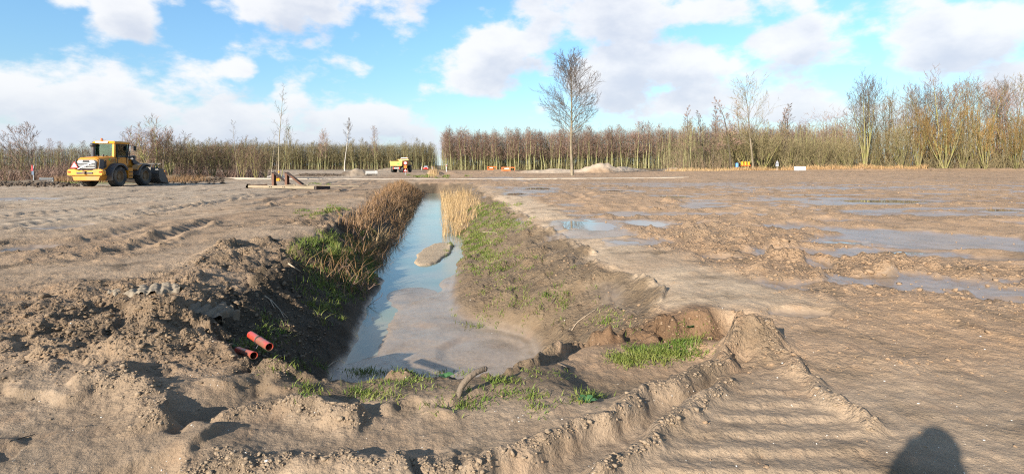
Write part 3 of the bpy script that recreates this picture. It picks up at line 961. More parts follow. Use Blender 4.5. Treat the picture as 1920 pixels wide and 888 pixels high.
def wood_mass():
    """the deeper rows of both woods, which read as one mass of stems"""
    arr = {}
    keys = {}
    VV, FF, MI = [], [], []; off = 0
    for kinds, X, Y, s in WOOD_BACK:
        k = kinds[rnd.randrange(len(kinds))]
        key = id(k)
        if key not in keys:
            tv, tf, cv, cf = k[2]
            # thinned: every second twig
            grp = 3; nrib = 900
            keep = np.repeat(np.arange(nrib) % 14 < 1, grp)
            keys[key] = (tv, tf[:55], cv, cf[:nrib * grp][keep])
        tv, tf, cv, cf = keys[key]
        a = rnd.uniform(0, 6.28); c, sn = math.cos(a), math.sin(a)
        R = np.array([[c, -sn, 0], [sn, c, 0], [0, 0, 1]]) * s
        o = np.array([X, Y, float(gz(X, Y))])
        uses = np.unique(cf); remap = np.full(len(cv), -1); remap[uses] = np.arange(len(uses))
        VV.append(tv @ R.T + o); FF.append(tf + off); MI.append(np.zeros(len(tf), np.int32)); off += len(tv)
        VV.append((cv[uses] * [1, 1, 1]) @ R.T + o); FF.append(remap[cf] + off); MI.append(np.full(len(cf), 1 if kinds is wood_kinds else 2, np.int32)); off += len(uses)
    # the haze of fine twigs between the crowns
    rt = np.random.default_rng(77)
    def haze_of(n, x0, x1, yf, dep, z0, z1, mi, ln):
        nonlocal off
        x = rt.uniform(x0, x1, n); y = np.array([yf(q) for q in x]) + rt.uniform(0, dep, n)
        top = z1 * (0.90 + 0.09 * perlin(x / 4.0, y / 4.0, 5) + 0.06 * perlin(x / 1.1, y / 1.1, 6) + 0.055 * rt.normal(size=n))
        z = gz(x, y) + z0 + (top - z0) * rt.random(n) ** 0.95
        d = rt.normal(size=(n, 3)) * 0.5 + [0, 0, 0.75]; d /= np.linalg.norm(d, axis=1)[:, None]
        L = ln * rt.uniform(0.5, 1.3, n)
        p0 = np.stack([x, y, z - L / 2], 1); p1 = p0 + d * L[:, None]
        sd_ = np.cross(d, rt.normal(size=(n, 3))); sd_ /= np.linalg.norm(sd_, axis=1)[:, None]; sd_ *= 0.025
        V = np.stack([p0 - sd_, p0 + sd_, p1 + sd_ * 0.4, p1 - sd_ * 0.4], 1).reshape(-1, 3)
        VV.append(V); FF.append(np.arange(4 * n).reshape(-1, 4) + off); MI.append(np.full(n, mi, np.int32)); off += 4 * n
    def stems_of(n, x0, x1, yf, dep, h0, h1):
        nonlocal off
        x = rt.uniform(x0, x1, n); y = np.array([yf(q) for q in x]) + 1 + rt.uniform(0, dep, n); z = gz(x, y) - 0.2
        hh = rt.uniform(h0, h1, n); w = rt.uniform(0.035, 0.10, n); a = rt.uniform(0, math.pi, n)
        lx_, ly_ = rt.normal(0, 0.35, n), rt.normal(0, 0.35, n)
        c_, s_ = np.cos(a) * w, np.sin(a) * w
        V = np.stack([np.stack([x - c_, y - s_, z], 1), np.stack([x + c_, y + s_, z], 1), np.stack([x + lx_ + c_ * .3, y + ly_ + s_ * .3, z + hh], 1), np.stack([x + lx_ - c_ * .3, y + ly_ - s_ * .3, z + hh], 1)], 1).reshape(-1, 3)
        VV.append(V); FF.append(np.arange(4 * n).reshape(-1, 4) + off); MI.append(np.full(n, 0, np.int32)); off += 4 * n
    stems_of(5200, -26.5, 114, yr, 30, 8, 14)
    stems_of(4600, -152, -37, yl, 30, 7, 12)
    stems_of(2600, -262, -150, lambda X: 232 + 0.05 * (X + 100), 26, 6, 10)
    stems_of(1500, 36, 160, lambda X: 108, 30, 6, 11)
    haze_of(20000, -26.5, 114, yr, 30, 2.0, 9.0, 2, 1.8)
    haze_of(14000, -152, -37, yl, 28, 1.5, 8.0, 2, 1.7)
    haze_of(104000, -26.5, 114, yr, 18, 4.0, 14.6, 1, 1.4)
    haze_of(76000, -152, -37, yl, 18, 3.0, 12.2, 2, 1.3)
    haze_of(26000, -262, -150, lambda X: 232 + 0.05 * (X + 100), 22, 1.5, 10.4, 1, 1.6)
    haze_of(24000, 66, 160, lambda X: 104, 20, 3.0, 13.5, 1, 1.1)
    haze_of(9000, 66, 160, lambda X: 103, 8, 2.0, 9.0, 3, 1.0)
    haze_of(9000, 36, 75, lambda X: 112, 20, 1.0, 7.5, 2, 1.2)
    me = mesh_np('wood', np.vstack(VV), np.vstack(FF), M_BARK_GREEN)
    me.materials.append(M_TWIG_RED); me.materials.append(M_TWIG_OLIVE); me.materials.append(M_TWIG_GOLD)
    me.polygons.foreach_set('material_index', np.concatenate(MI))
    o = link('wood', me)
    tag(o, 'deep mass of bare stems and twigs in the woods behind the site', 'wood', kind='stuff')
wood_mass()


# --- brushwood at the feet of the woods: one mass of thin stems
def brush(name, spots, mat, hmin, hmax, label, cat, wid=0.012, fork=3, seed=1, lean=0.25):
    rng = np.random.default_rng(seed); L = []
    for (x, y, z, s) in spots:
        h = rng.uniform(hmin, hmax) * s
        d = np.array([rng.normal() * lean, rng.normal() * lean, 1.0])
        p, r, _ = limb(rng, (x, y, z - 0.05), d, h, wid * 1.3, wid * 0.6, 3, 0.10, 0.02)
        L.append((p, r))
        for _ in range(fork):
            k = rng.integers(0, 2)
            d2 = side_dir(rng, p[k + 1] - p[k], rng.uniform(0.3, 0.9))
            q, r2, _ = limb(rng, p[k] + (p[k + 1] - p[k]) * rng.random(), d2, h * rng.uniform(0.25, 0.55), wid * 0.8, wid * 0.4, 3, 0.12, 0.08)
            L.append((q, r2))
    v, f = ribbon_mesh(L, rng)
    o = link(name, mesh_np(name, v, f, mat))
    return tag(o, label, cat, kind='stuff')


def band(n, x0, x1, yfun, depth, rng, s=1.0, clump=0.0):
    x = rng.uniform(x0, x1, n); y = np.array([yfun(a) for a in x]) + rng.uniform(0, depth, n)
    z = gz(x, y)
    sc = s * (0.55 + 0.75 * np.clip(0.5 + perlin(x / 4.0, y / 4.0, 7), 0, 1))
    return list(zip(x, y, z, sc))


rg = np.random.default_rng(3)
brush('undergrowth', band(3800, -25, 75, yr, 18, rg) , M_TWIG_OLIVE, 1.0, 3.4, 'low brushwood at the foot of the wood behind the lone tree', 'undergrowth', 0.03, 2, 21)
brush('undergrowth', band(3600, -150, -38, yl, 14, rg), M_TWIG_BROWN, 0.9, 2.8, 'brown brushwood at the foot of the wood behind the dump truck', 'undergrowth', 0.03, 2, 22)
brush('undergrowth', band(3600, 38, 150, lambda X: 101 + 0.15 * rg.random() + (8 if X < 52 else 0), 14, rg), M_TWIG_OLIVE, 1.6, 5.2, 'olive brushwood filling the thicket along the edge of the right field', 'undergrowth', 0.022, 4, 23)
brush('undergrowth', band(1800, 30, 150, lambda X: 104, 14, rg), M_TWIG_BROWN, 1.2, 4.2, 'brown brushwood in the thicket along the right field', 'undergrowth', 0.022, 4, 24)
brush('dry_grass', band(2500, 42, 78, lambda X: 99.5, 2.5, rg), simple_mat('dry_grass_tan', (0.36, 0.22, 0.10), 0.8), 0.3, 0.9, 'strip of tan dry grass in front of the thicket', 'dry grass', 0.02, 1, 25)
brush('undergrowth', band(2600, -58, -30, lambda X: 62 + 0.05 * X, 10, rg), M_TWIG_RED, 0.5, 2.2, 'reddish brown scrub beyond the earth bank, right of the wheel loader', 'undergrowth', 0.014, 4, 26)
brush('undergrowth', band(2400, -76, -45, lambda X: 52, 6, rg), M_TWIG_RED, 0.4, 1.6, 'dark brown scrub beside the red and grey sign', 'undergrowth', 0.014, 4, 27)

# --- the lone tree
lone = tree_meshes('lone', 643, M_BARK_LONE, M_TWIG_GREY, 8, 4, True, H=19.6, r=0.25, spread=0.02, crown0=0.34, n1=60, l1=0.36, a1=0.86, up1=0.03,
                   n2=13, l2=0.42, n3=8, l3=0.5, tw=0.015, wob=0.025, shape='lone')
lx, ly, lz = at(1073, 328, 86)
place_tree('bare_tree', lone, (lx, ly, float(gz(lx, ly))), 0.6, 0.92, 'tall lone bare tree with oval crown standing by the sand heaps', 'tree', tilt=(0, -0.045))

# --- the thicket on the right: multi-stemmed trees with bright stems
multi = [tree_meshes('multi', 700 + i, M_BARK_OLIVE, (M_TWIG_BROWN, M_TWIG_RED, M_TWIG_GREY, M_TWIG_OLIVE)[i % 4], 5, 3, True, H=16.0, r=0.17, stems=5 + i % 3, spread=0.30, crown0=0.38, n1=14, l1=0.22,
                     a1=0.6, up1=0.15, n2=6, l2=0.5, n3=5, l3=0.55, tw=0.015, wob=0.035, shape='round') for i in range(4)]
vase = [tree_meshes('vase', 720 + i, M_BARK_OLIVE, (M_TWIG_GOLD, M_TWIG_OLIVE)[i % 2], 5, 3, True, H=10.5, r=0.10, stems=9 + i, spread=0.50, crown0=0.30, n1=11, l1=0.22,
                    a1=0.55, up1=0.18, n2=6, l2=0.5, n3=5, l3=0.6, tw=0.014, wob=0.04, shape='round', stemlen=(0.6, 1.0)) for i in range(4)]
spire = [tree_meshes('spire', 740 + i, M_BARK_DARK, (M_TWIG_RED, M_TWIG_GREY)[i % 2], 5, 3, True, H=14.0, r=0.14, spread=0.04, crown0=0.25, n1=32, l1=0.16,
                     a1=1.05, up1=0.05, n2=7, l2=0.5, n3=4, l3=0.6, tw=0.017, shape='cone') for i in range(3)]
spread_t = [tree_meshes('spread', 760 + i, M_BARK_LONE, M_TWIG_OLIVE, 6, 3, True, H=15.5, r=0.2, spread=0.08, crown0=0.28, n1=30, l1=0.30,
                        a1=0.85, up1=0.10, n2=8, l2=0.45, n3=5, l3=0.5, tw=0.016, shape='round') for i in range(2)]


def put(name, meshes, px, Y, top, Hm, label, group=None, rz=None, tilt=None, wide=1.0):
    """base at photo column px, depth Y; top is the photo row of its tip"""
    x = (px - 960) / F * Y; z = float(gz(x, Y))
    hgt = CAM_H + (HOR - top) / F * Y - z
    s = hgt / Hm
    return place_tree(name, meshes, (x, Y, z), rnd.uniform(0, 6.28) if rz is None else rz, (s * wide, s * wide, s), label, 'tree', group, tilt)


RG = 'multi-stemmed bare trees of the thicket edging the right field'
RL = 'tall bare multi-stemmed tree with olive stems in the thicket edging the right field'
put('thicket_tree', multi[2], 1622, 101, 150, 16, 'tall bare tree of several pale stems and wide grey crown at the thicket end', None, 0.4)
for px, Y, top, k in ((1700, 107, 175, 0), (1762, 106, 152, 1), (1832, 105, 150, 0), (1895, 108, 160, 1), (1960, 106, 150, 3), (2030, 106, 165, 2), (1660, 113, 185, 3), (1735, 114, 170, 2), (1800, 113, 165, 3), (1870, 114, 165, 2), (2100, 104, 160, 0)):
    put('thicket_tree', multi[k], px, Y, top, 15.5, RL, RG)
VG = 'bushy bare trees with fanned golden olive stems along the right field'
VL = 'bushy bare tree with stems fanned low from the ground along the right field'
for px, Y, top, k, w in ((1643, 103, 240, 1, .7), (1690, 101.5, 225, 3, .9), (1722, 102, 205, 0, .6), (1772, 101, 200, 2, .95), (1806, 104, 225, 1, .7), (1848, 102, 208, 0, .75), (1905, 101.5, 215, 2, .6), (1945, 102, 215, 1, .8), (1590, 104, 252, 1, 1.1), (2010, 101, 205, 0, .8)):
    put('bushy_tree', vase[k], px, Y, top, 9.8, VL, VG, None, (rnd.uniform(-.08, .08), rnd.uniform(-.1, .1)), w)
put('leaning_tree', wood_green[0], 1597, 100.5, 262, 13, 'thin pale bare stem leaning far over at the open end of the thicket', None, 1.0, tilt=(0, -0.75))
put('bare_tree', spread_t[0], 1412, 101, 168, 15.2, 'bare spreading tree with olive trunk standing beside the yellow tanks')
put('bare_tree', spire[0], 1371, 103, 180, 14, 'bare tree with tan trunk and reddish brown twigs, beside the blue drum', None, None, None, 1.5)
SG = 'thin upright trees at the gap in the wood'
SL = 'thin upright bare tree with short side twigs at the gap left of the yellow tanks'
for px, Y, top, k in ((1293, 110, 200, 0), (1322, 112, 205, 1), (1318, 115, 215, 2), (1336, 109, 205, 0), (1350, 116, 195, 1), (1278, 117, 215, 2), (1390, 113, 190, 2)):
    put('upright_tree', spire[k], px, Y, top, 14, SL, SG, None, None, 1.1)
SL2 = 'thin upright bare tree rising above the thicket behind the triangular sign'
for px, Y, top, k in ((1456, 113, 198, 0), (1470, 115, 192, 1), (1478, 112, 205, 2), (1500, 118, 235, 1), (1548, 117, 232, 2)):
    put('upright_tree', spire[k], px, Y, top, 14, SL2, 'thin upright trees behind the triangular sign', None, None, 1.1)
BL = 'dense bare bush in the thicket between the yellow tanks and the white barrier'
for px, Y, top, k in ((1430, 104, 240, 1), (1448, 106, 250, 3), (1400, 106, 235, 3), (1480, 105, 256, 1), (1510, 106, 258, 3), (1540, 105, 262, 1), (1565, 107, 258, 3), (1375, 108, 250, 1)):
    put('thicket_bush', vase[k], px, Y, top, 9.8, BL, 'bushes between the yellow tanks and the white barrier', None, None, 1.3)
put('leaning_tree', wood_green[1], 1281, 104, 235, 13, 'thin pale bare tree leaning right at the gap in the wood', None, 0.0, tilt=(0, 0.18))

# --- left side
thin = [tree_meshes('thin', 780 + i, M_BARK_PALE, M_TWIG_GREY, 5, 3, True, H=10.5, r=0.07, stems=1 + (i == 1) * 2, spread=0.12 if i == 1 else 0.03, crown0=0.34, n1=18, l1=0.18,
                    a1=1.0, up1=0.05, n2=6, l2=0.5, n3=3, l3=0.55, tw=0.0065, shape='cone') for i in range(3)]
shrub = [tree_meshes('shrub', 790 + i, M_BARK_OLIVE, M_TWIG_RED, 5, 3, True, H=5.6, r=0.05, stems=9, spread=0.30, crown0=0.3, n1=8, l1=0.22,
                     a1=0.6, up1=0.12, n2=6, l2=0.5, n3=5, l3=0.6, tw=0.0065, shape='round', stemlen=(0.65, 1.0)) for i in range(2)]
birch = tree_meshes('birch', 801, M_BIRCH, M_TWIG_GREY, 6, 3, True, H=12, r=0.11, spread=0.02, crown0=0.5, n1=22, l1=0.13, a1=0.5, up1=0.1, n2=6, l2=0.6, n3=5, l3=0.6, tw=0.014, shape='oval')
put('bare_tree', thin[0], 522, 58, 163, 10.4, 'tall thin bare tree with few branches rising behind the rusty levelling beam', None, 0.3)
put('bare_tree', thin[2], 508, 60, 245, 10.4, 'short thin bare tree with twiggy crown beside the tall thin one', None, 1.3)
put('leaning_tree', wood_green[2], 527, 57, 238, 13, 'slim pale stem leaning right, beside the tall thin tree', None, 0.0, tilt=(0, 0.22))
put('bare_tree', thin[2], 446, 62, 225, 10.4, 'thin bare tree with open crown in the reddish scrub')
put('birch_tree', birch, 646, 150, 222, 12, 'white-stemmed birch standing before the wood behind the dump truck')
put('bare_tree', wood_kinds[1], 703, 170, 246, 14.5, 'bare tree standing proud of the wood behind the concrete pipe')
put('bare_tree', wood_kinds[3], 610, 180, 247, 14.5, 'bare tree with twiggy top, rising over the wood left of the birch')
put('bare_tree', wood_kinds[2], 597, 182, 249, 14.5, 'slighter bare tree with twiggy top, left of the one rising over the wood')
SHL = 'clump of thin stems with reddish twigs and a few dead leaves, beyond the loader bucket'
for px, Y, top, k, w in ((285, 57, 222, 0, 1.35), (318, 58, 232, 1, 1.3), (265, 59, 240, 1, 1.2), (300, 60, 230, 1, 1.2)):
    put('twiggy_shrub', shrub[k], px, Y, top, 5.4, SHL, 'twiggy shrubs beyond the loader bucket', None, None, w)
SHL2 = 'reddish brown bare shrub in the scrub line between the loader and the thin trees'
for px, Y, top, k in ((345, 62, 272, 0), (372, 63, 268, 1), (400, 62, 262, 0), (425, 63, 262, 1), (455, 62, 258, 0), (480, 61, 268, 1), (498, 62, 280, 0)):
    put('bare_shrub', shrub[k], px, Y, top, 5.4, SHL2, 'bare shrubs between the loader and the thin trees', None, None, 1.25)
put('bare_tree', thin[2], 225, 66, 245, 10.4, 'thin bare tree seen over the cab of the wheel loader')
leaner = tree_meshes('leaner', 812, M_BARK_DARK, M_TWIG_RED, 5, 3, True, H=7.0, r=0.07, stems=4, spread=0.22, crown0=0.42, n1=12, l1=0.20, a1=0.8, up1=0.03, n2=6, l2=0.55, n3=4, l3=0.6, tw=0.012, shape='round')
put('leaning_tree', leaner, 68, 54, 236, 6.6, 'bare tree of several stems leaning left above the red and grey sign', None, 0.5, tilt=(0, -0.30))
put('bare_tree', thin[0], 26, 56, 262, 10.4, 'straight pale-stemmed thin tree beside the leaning tree')
put('bare_tree', thin[2], 2, 55, 260, 10.4, 'pale-stemmed thin tree with bare crown beyond the straight one, away from the loader', None, None, (0, -0.1))
for px, Y, top, k in ((10, 55, 300, 0), (45, 55, 296, 1), (-30, 54, 295, 0)):
    put('bare_shrub', shrub[k], px, Y, top, 5.4, 'dark brown bare shrub beside the red and grey sign', 'bare shrubs beside the red and grey sign', None, None, 1.4)

# ---------------------------------------------------------------- grass, reeds and weeds
def blade_mat(name, c, c2, trans=0.25):
    m, g, b = mat_new(name)
    tc = g.node('ShaderNodeTexCoord'); o = tc.outputs['Object']
    n = g.noise(o, 3.0, 3.0, 0.6); n2 = g.noise(o, 60.0, 1.0)
    cc = g.mix(g.ss(g.m('MULTIPLY_ADD', n2, 0.5, g.m('MULTIPLY', n, 0.6)), 0.40, 0.68), c, c2)
    g.put(b.inputs['Base Color'], cc)
    b.inputs['Roughness'].default_value = 0.55
    b.inputs['Specular IOR Level'].default_value = 0.3
    tr = g.node('ShaderNodeBsdfTranslucent'); g.put(tr.inputs['Color'], cc)
    mx = g.node('ShaderNodeMixShader'); mx.inputs[0].default_value = trans
    out = m.node_tree.nodes['Material Output']
    m.node_tree.links.new(b.outputs[0], mx.inputs[1]); m.node_tree.links.new(tr.outputs[0], mx.inputs[2])
    m.node_tree.links.new(mx.outputs[0], out.inputs['Surface'])
    return m


M_GRASS = blade_mat('grass_green', (0.090, 0.150, 0.020), (0.215, 0.225, 0.055))
M_REED = blade_mat('reed_blond', (0.33, 0.205, 0.090), (0.50, 0.345, 0.175), 0.15)
M_WEED = blade_mat('weed_brown', (0.205, 0.110, 0.050), (0.300, 0.180, 0.085), 0.1)
M_LEAF = blade_mat('leaf_green', (0.06, 0.15, 0.05), (0.10, 0.22, 0.08))


def blades(pos, hgt, wid, rng, bend=0.5, seg=3):
    """pos (n,3) -> ribbon blades bending over"""
    n = len(pos); ph = rng.uniform(0, 2 * math.pi, n)
    bd = np.abs(rng.normal(0, bend, n)) + 0.1
    t = np.linspace(0, 1, seg + 1)[None, :]
    out = hgt[:, None] * t
    hx = (bd * hgt)[:, None] * t ** 1.8
    x = pos[:, 0:1] + np.cos(ph)[:, None] * hx; y = pos[:, 1:2] + np.sin(ph)[:, None] * hx
    z = pos[:, 2:3] + out * (1 - 0.25 * bd[:, None] * t)
    w = wid[:, None] * (1 - t) ** 0.7 + 0.0004
    face = rng.uniform(0, math.pi, n)
    sx, sy = np.cos(face)[:, None] * w, np.sin(face)[:, None] * w
    L = np.stack([x - sx, y - sy, z], -1); R = np.stack([x + sx, y + sy, z], -1)
    V = np.stack([L, R], 2).reshape(-1, 3); m = seg + 1
    base = np.arange(n)[:, None] * (2 * m); i = np.arange(seg)[None, :] * 2
    return V, np.stack([base + i, base + i + 1, base + i + 3, base + i + 2], -1).reshape(-1, 4)


def stuff_blades(name, pos, hgt, wid, mat, rng, label, cat, bend=0.75, seg=3):
    v, f = blades(np.asarray(pos), np.asarray(hgt), np.asarray(wid), rng, bend, seg)
    return tag(link(name, mesh_np(name, v, f, mat)), label, cat, kind='stuff')


def tufts(spots, rng):
    """spots: (px, py, rx, ry, tufts, blades per tuft, height m)"""
    pos, hg, wd = [], [], []
    for (px, py, rx, ry, nt, nb, hm) in spots:
        a = rng.normal(0, 0.5, nt).clip(-1.2, 1.2); b = rng.normal(0, 0.5, nt).clip(-1.2, 1.2)
        x, y, z = hit(px + a * rx, py + b * ry)
        for k in range(nt):
            s = rng.uniform(0.5, 1.25); rad = 0.05 * s * (1 + y[k] * 0.03)
            n = int(nb * s) + 3
            ox = x[k] + rng.normal(0, rad, n); oy = y[k] + rng.normal(0, rad, n)
            pos.append(np.stack([ox, oy, gz(ox, oy) - 0.01], 1))
            hg.append(hm * s * rng.uniform(0.5, 1.2, n)); wd.append(np.full(n, 0.0030 + 0.0004 * y[k]))
    return np.vstack(pos), np.concatenate(hg), np.concatenate(wd)


rg = np.random.default_rng(5)
p, h_, w_ = tufts([(890, 455, 55, 30, 170, 26, .08), (925, 420, 60, 20, 140, 22, .08), (905, 395, 45, 12, 80, 22, .09), (920, 490, 80, 36, 80, 16, .07),
                   (990, 560, 120, 60, 40, 14, .08), (1130, 590, 90, 40, 22, 12, .07), (900, 600, 40, 30, 12, 14, .07), (940, 385, 30, 6, 14, 20, .13)], rg)
stuff_blades('grass', p, h_, w_, M_GRASS, rg, 'green grass tufts on the sunlit right bank of the ditch', 'grass')
p, h_, w_ = tufts([(1230, 662, 70, 16, 70, 30, .055), (1180, 674, 34, 12, 34, 26, .055), (1280, 642, 36, 10, 26, 24, .05), (1310, 630, 24, 9, 7, 14, .045)], rg)
stuff_blades('grass', p, h_, w_, M_GRASS, rg, 'bright green grass patch under the heap at the corner of the ditch', 'grass')
p, h_, w_ = tufts([(760, 742, 120, 18, 9, 20, .05), (740, 715, 60, 8, 7, 24, .05), (830, 700, 80, 5, 9, 22, .05), (985, 742, 48, 6, 10, 26, .05), (1010, 765, 20, 7, 5, 22, .05), (880, 762, 50, 8, 9, 20, .05),
                   (690, 697, 60, 5, 14, 22, .06), (1103, 748, 28, 8, 8, 26, .06), (950, 714, 26, 5, 8, 24, .06), (1030, 700, 60, 8, 8, 18, .05), (578, 730, 14, 10, 4, 24, .06), (675, 738, 22, 7, 6, 24, .06), (540, 686, 60, 5, 9, 22, .06)], rg)
stuff_blades('grass', p, h_, w_, M_GRASS, rg, 'small green grass tufts along the near end of the ditch', 'grass')
p, h_, w_ = tufts([(640, 480, 70, 30, 70, 24, .16), (610, 450, 40, 14, 26, 20, .13), (680, 470, 30, 30, 30, 22, .16), (640, 520, 50, 34, 44, 20, .14), (590, 400, 40, 8, 16, 20, .12), (630, 394, 30, 6, 12, 20, .12),
                   (560, 470, 30, 30, 14, 16, .09), (610, 560, 40, 40, 30, 18, .12), (470, 655, 34, 14, 10, 22, .08), (500, 610, 40, 26, 14, 18, .08), (690, 520, 20, 40, 22, 20, .14)], rg)
stuff_blades('grass', p, h_, w_, M_GRASS, rg, 'green grass growing on the shaded left bank of the ditch', 'grass')
p, h_, w_ = tufts([(815, 331, 50, 3, 24, 20, .3), (600, 345, 30, 3, 6, 20, .15), (790, 331, 20, 2, 10, 16, .3)], rg)
stuff_blades('grass', p, h_, w_ * 1.0, M_GRASS, rg, 'grass patch in front of the path near the round sign', 'grass')

# dry weeds over the left bank
n = 9000
yy = 9.5 + 39 * rg.random(n) ** 0.9; u_ = -1.38 - 1.7 * rg.random(n) ** 1.1 * np.clip(0.55 + 0.02 * yy, 0, 1.25)
keep = (perlin(u_ * 1.3, yy / 2.2, 5) + 0.026 * (yy - 10)) > rg.uniform(-0.15, 0.35, n)
yy, u_ = yy[keep], u_[keep]; xx = u_ - SK * yy
p = np.stack([xx, yy, gz(xx, yy) - 0.03], 1)
stuff_blades('dry_weeds', p, rg.uniform(0.2, 0.62, len(p)), 0.004 + 0.00030 * yy, M_WEED, rg, 'matted reddish brown dead weeds over the left bank of the ditch', 'dry weeds', 0.75)
spots = [(p[i, 0], p[i, 1], p[i, 2], 1.0) for i in range(0, len(p), 5)]
brush('dry_weeds', spots, M_TWIG_RED, 0.15, 0.42, 'wiry dead weed stalks over the left bank of the ditch', 'dry weeds', 0.006, 3, 29, 0.4)
# cut reeds drooping to the water on the left
pos = []
for (px, py, nn) in ((716, 455, 60), (768, 405, 60), (700, 470, 30), (755, 420, 30)):
    x, y, z = hit(np.full(nn, px) + rg.normal(0, 5, nn), np.full(nn, py) + rg.normal(0, 5, nn)); pos.append(np.stack([x, y, z], 1))
p = np.vstack(pos)
stuff_blades('reeds', p, rg.uniform(0.3, 0.75, len(p)), np.full(len(p), 0.010), M_REED, rg, 'broken blond reeds drooping from the left bank over the water', 'reeds', 0.9)
# standing reeds on the right
n = 4200
yy = 19.5 + 22 * rg.random(n) ** 1.1; u_ = 0.10 + 1.9 * rg.random(n) ** 1.25 * np.clip((yy - 17) / 8, 0.3, 1.0)
keep = rg.random(n) < np.clip(0.25 + 1.3 * perlin(u_ * 2, yy / 1.3, 8) + 0.02 * (yy - 18), 0.03, 0.55)
yy, u_ = yy[keep], u_[keep]; xx = u_ - SK * yy
p = np.stack([xx, yy, np.maximum(gz(xx, yy), ZW) - 0.05], 1)
stuff_blades('reeds', p, rg.uniform(0.3, 1.35, len(p)) * np.clip((yy - 13) / 10, 0.5, 1) * (0.8 + 0.5 * perlin(u_ * 2.5, yy / 1.2, 33)) * np.clip(1.25 - 0.3 * u_, 0.5, 1.1), 0.004 + 0.00018 * yy, M_REED, rg, 'stand of tall blond dead reeds at the right edge of the ditch', 'reeds', 0.20, 4)
p2 = np.stack([xx[::2] + 0.15, yy[::2], gz(xx[::2] + 0.15, yy[::2]) - 0.03], 1)
stuff_blades('dry_grass', p2, rg.uniform(0.2, 0.6, len(p2)), np.full(len(p2), 0.012), M_REED, rg, 'fallen blond grass at the foot of the standing reeds', 'dry grass', 1.0)
# tan reeds on the small mound before the car
x, y, z = hit(812 + rg.normal(0, 5, 260), 326 + rg.normal(0, 4, 260))
stuff_blades('reeds', np.stack([x, y, z], 1), rg.uniform(0.5, 1.3, 260), np.full(260, 0.02), M_REED, rg, 'tan reeds on the low mound before the red car', 'reeds', 0.2)
# dry tan grass where the wood opens
x = rg.uniform(30, 46, 900); y = rg.uniform(100, 106, 900)
stuff_blades('dry_grass', np.stack([x, y, gz(x, y)], 1), rg.uniform(0.3, 0.9, 900), np.full(900, 0.03), M_REED, rg, 'dry tan grass at the gap in the wood left of the blue drum', 'dry grass', 0.4)
x = rg.uniform(-75, -37, 2500); y = rg.uniform(46.5, 51, 2500)
stuff_blades('grass', np.stack([x, y, gz(x, y)], 1), rg.uniform(0.05, 0.2, 2500), np.full(2500, 0.02), M_GRASS, rg, 'green verge behind the clods at the red and grey sign', 'grass', 0.5)
x = rg.uniform(-44, -30, 2600); y = 49.5 + rg.uniform(0, 4, 2600); z = gz(x, y)
stuff_blades('dry_weeds', np.stack([x, y, z], 1), rg.uniform(0.3, 0.9, 2600), np.full(2600, 0.016), M_WEED, rg, 'rust coloured dead weeds behind the wheel loader', 'dry weeds', 0.35)
# ---------------------------------------------------------------- loose clods, grit and wood on the ground
def ico(sub=1):
    bm = bmesh.new(); bmesh.ops.create_icosphere(bm, subdivisions=sub, radius=1.0)
    v = np.array([q.co[:] for q in bm.verts]); f = np.array([[w.index for w in q.verts] for q in bm.faces]); bm.free()
    return v, f


def field(name, x, y):
    """nearest value of a ground field"""
    a = G_FL[name].reshape(len(G_R), len(G_AZ))
    i = np.clip(np.searchsorted(G_R, np.hypot(x, y)), 0, len(G_R) - 1); j = np.clip(np.searchsorted(G_AZ, np.arctan2(x, y)), 0, len(G_AZ) - 1)
    return a[i, j]


def scatter_lumps(name, x, y, size, mat, rng, label, cat, sub=1, flat=0.7, rough=0.25, sink=0.3):
    v0, f0 = ico(sub); VV, FF = [], []; off = 0
    vars_ = []
    for k in range(10):
        d = v0 * (1 + rough * rng.normal(size=(len(v0), 1))) * np.array([1, rng.uniform(0.6, 1), flat * rng.uniform(0.7, 1.1)])
        vars_.append(d)
    z = gz(x, y); n_ = len(x)
    a = rng.uniform(0, 6.28, n_); tl = rng.normal(0, 0.35, n_)
    B = np.stack(vars_)[np.arange(n_) % 10]
    c, s_ = np.cos(a)[:, None], np.sin(a)[:, None]; ct, st = np.cos(tl)[:, None], np.sin(tl)[:, None]
    bx, by, bz = B[..., 0], B[..., 1] * ct - B[..., 2] * st, B[..., 1] * st + B[..., 2] * ct
    sz = np.asarray(size)[:, None]
    V = np.stack([(bx * c - by * s_) * sz + x[:, None], (bx * s_ + by * c) * sz + y[:, None], bz * sz + z[:, None] + sz * (flat - sink) * 0.5], -1)
    VV = [V.reshape(-1, 3)]; FF = [(f0[None] + (np.arange(n_) * len(v0))[:, None, None]).reshape(-1, 3)]
    o = link(name, mesh_np(name, np.vstack(VV), np.vstack(FF), mat, False))
    return tag(o, label, cat, kind='stuff')


M_CLOD_L = simple_mat('clod_brown', (0.195, 0.137, 0.088), 0.95, var=0.35, scale=14, bump=0.6, bscale=60, spec=0.15)
M_CLOD_R = simple_mat('clod_tan', (0.275, 0.183, 0.112), 0.95, var=0.25, scale=14, bump=0.6, bscale=60, spec=0.15)
M_CLOD_F = simple_mat('clod_sand', (0.270, 0.198, 0.132), 0.95, var=0.25, scale=20, bump=0.5, bscale=80, spec=0.12)
M_SHELL = simple_mat('shell_white', (0.55, 0.51, 0.45), 0.7, var=0.2, scale=30)
rg = np.random.default_rng(8)
n = 42000
px = rg.uniform(-150, 2070, n); py = HOR + 32 + (900 - HOR - 32) * rg.random(n) ** 1.35
cx, cy, cz = hit(px, py)
rf = field('rough', cx, cy); tt = field('t', cx, cy); wt = field('wet', cx, cy); uu = cx + SK * cy
ok = (rg.random(n) < np.clip(rf * 1.3 - 0.22, 0.015, 1) * (1 - 0.9 * np.clip(wt, 0, 1))) & ((tt > 0.25)) & (cy < 60)
cx, cy, uu = cx[ok], cy[ok], uu[ok]
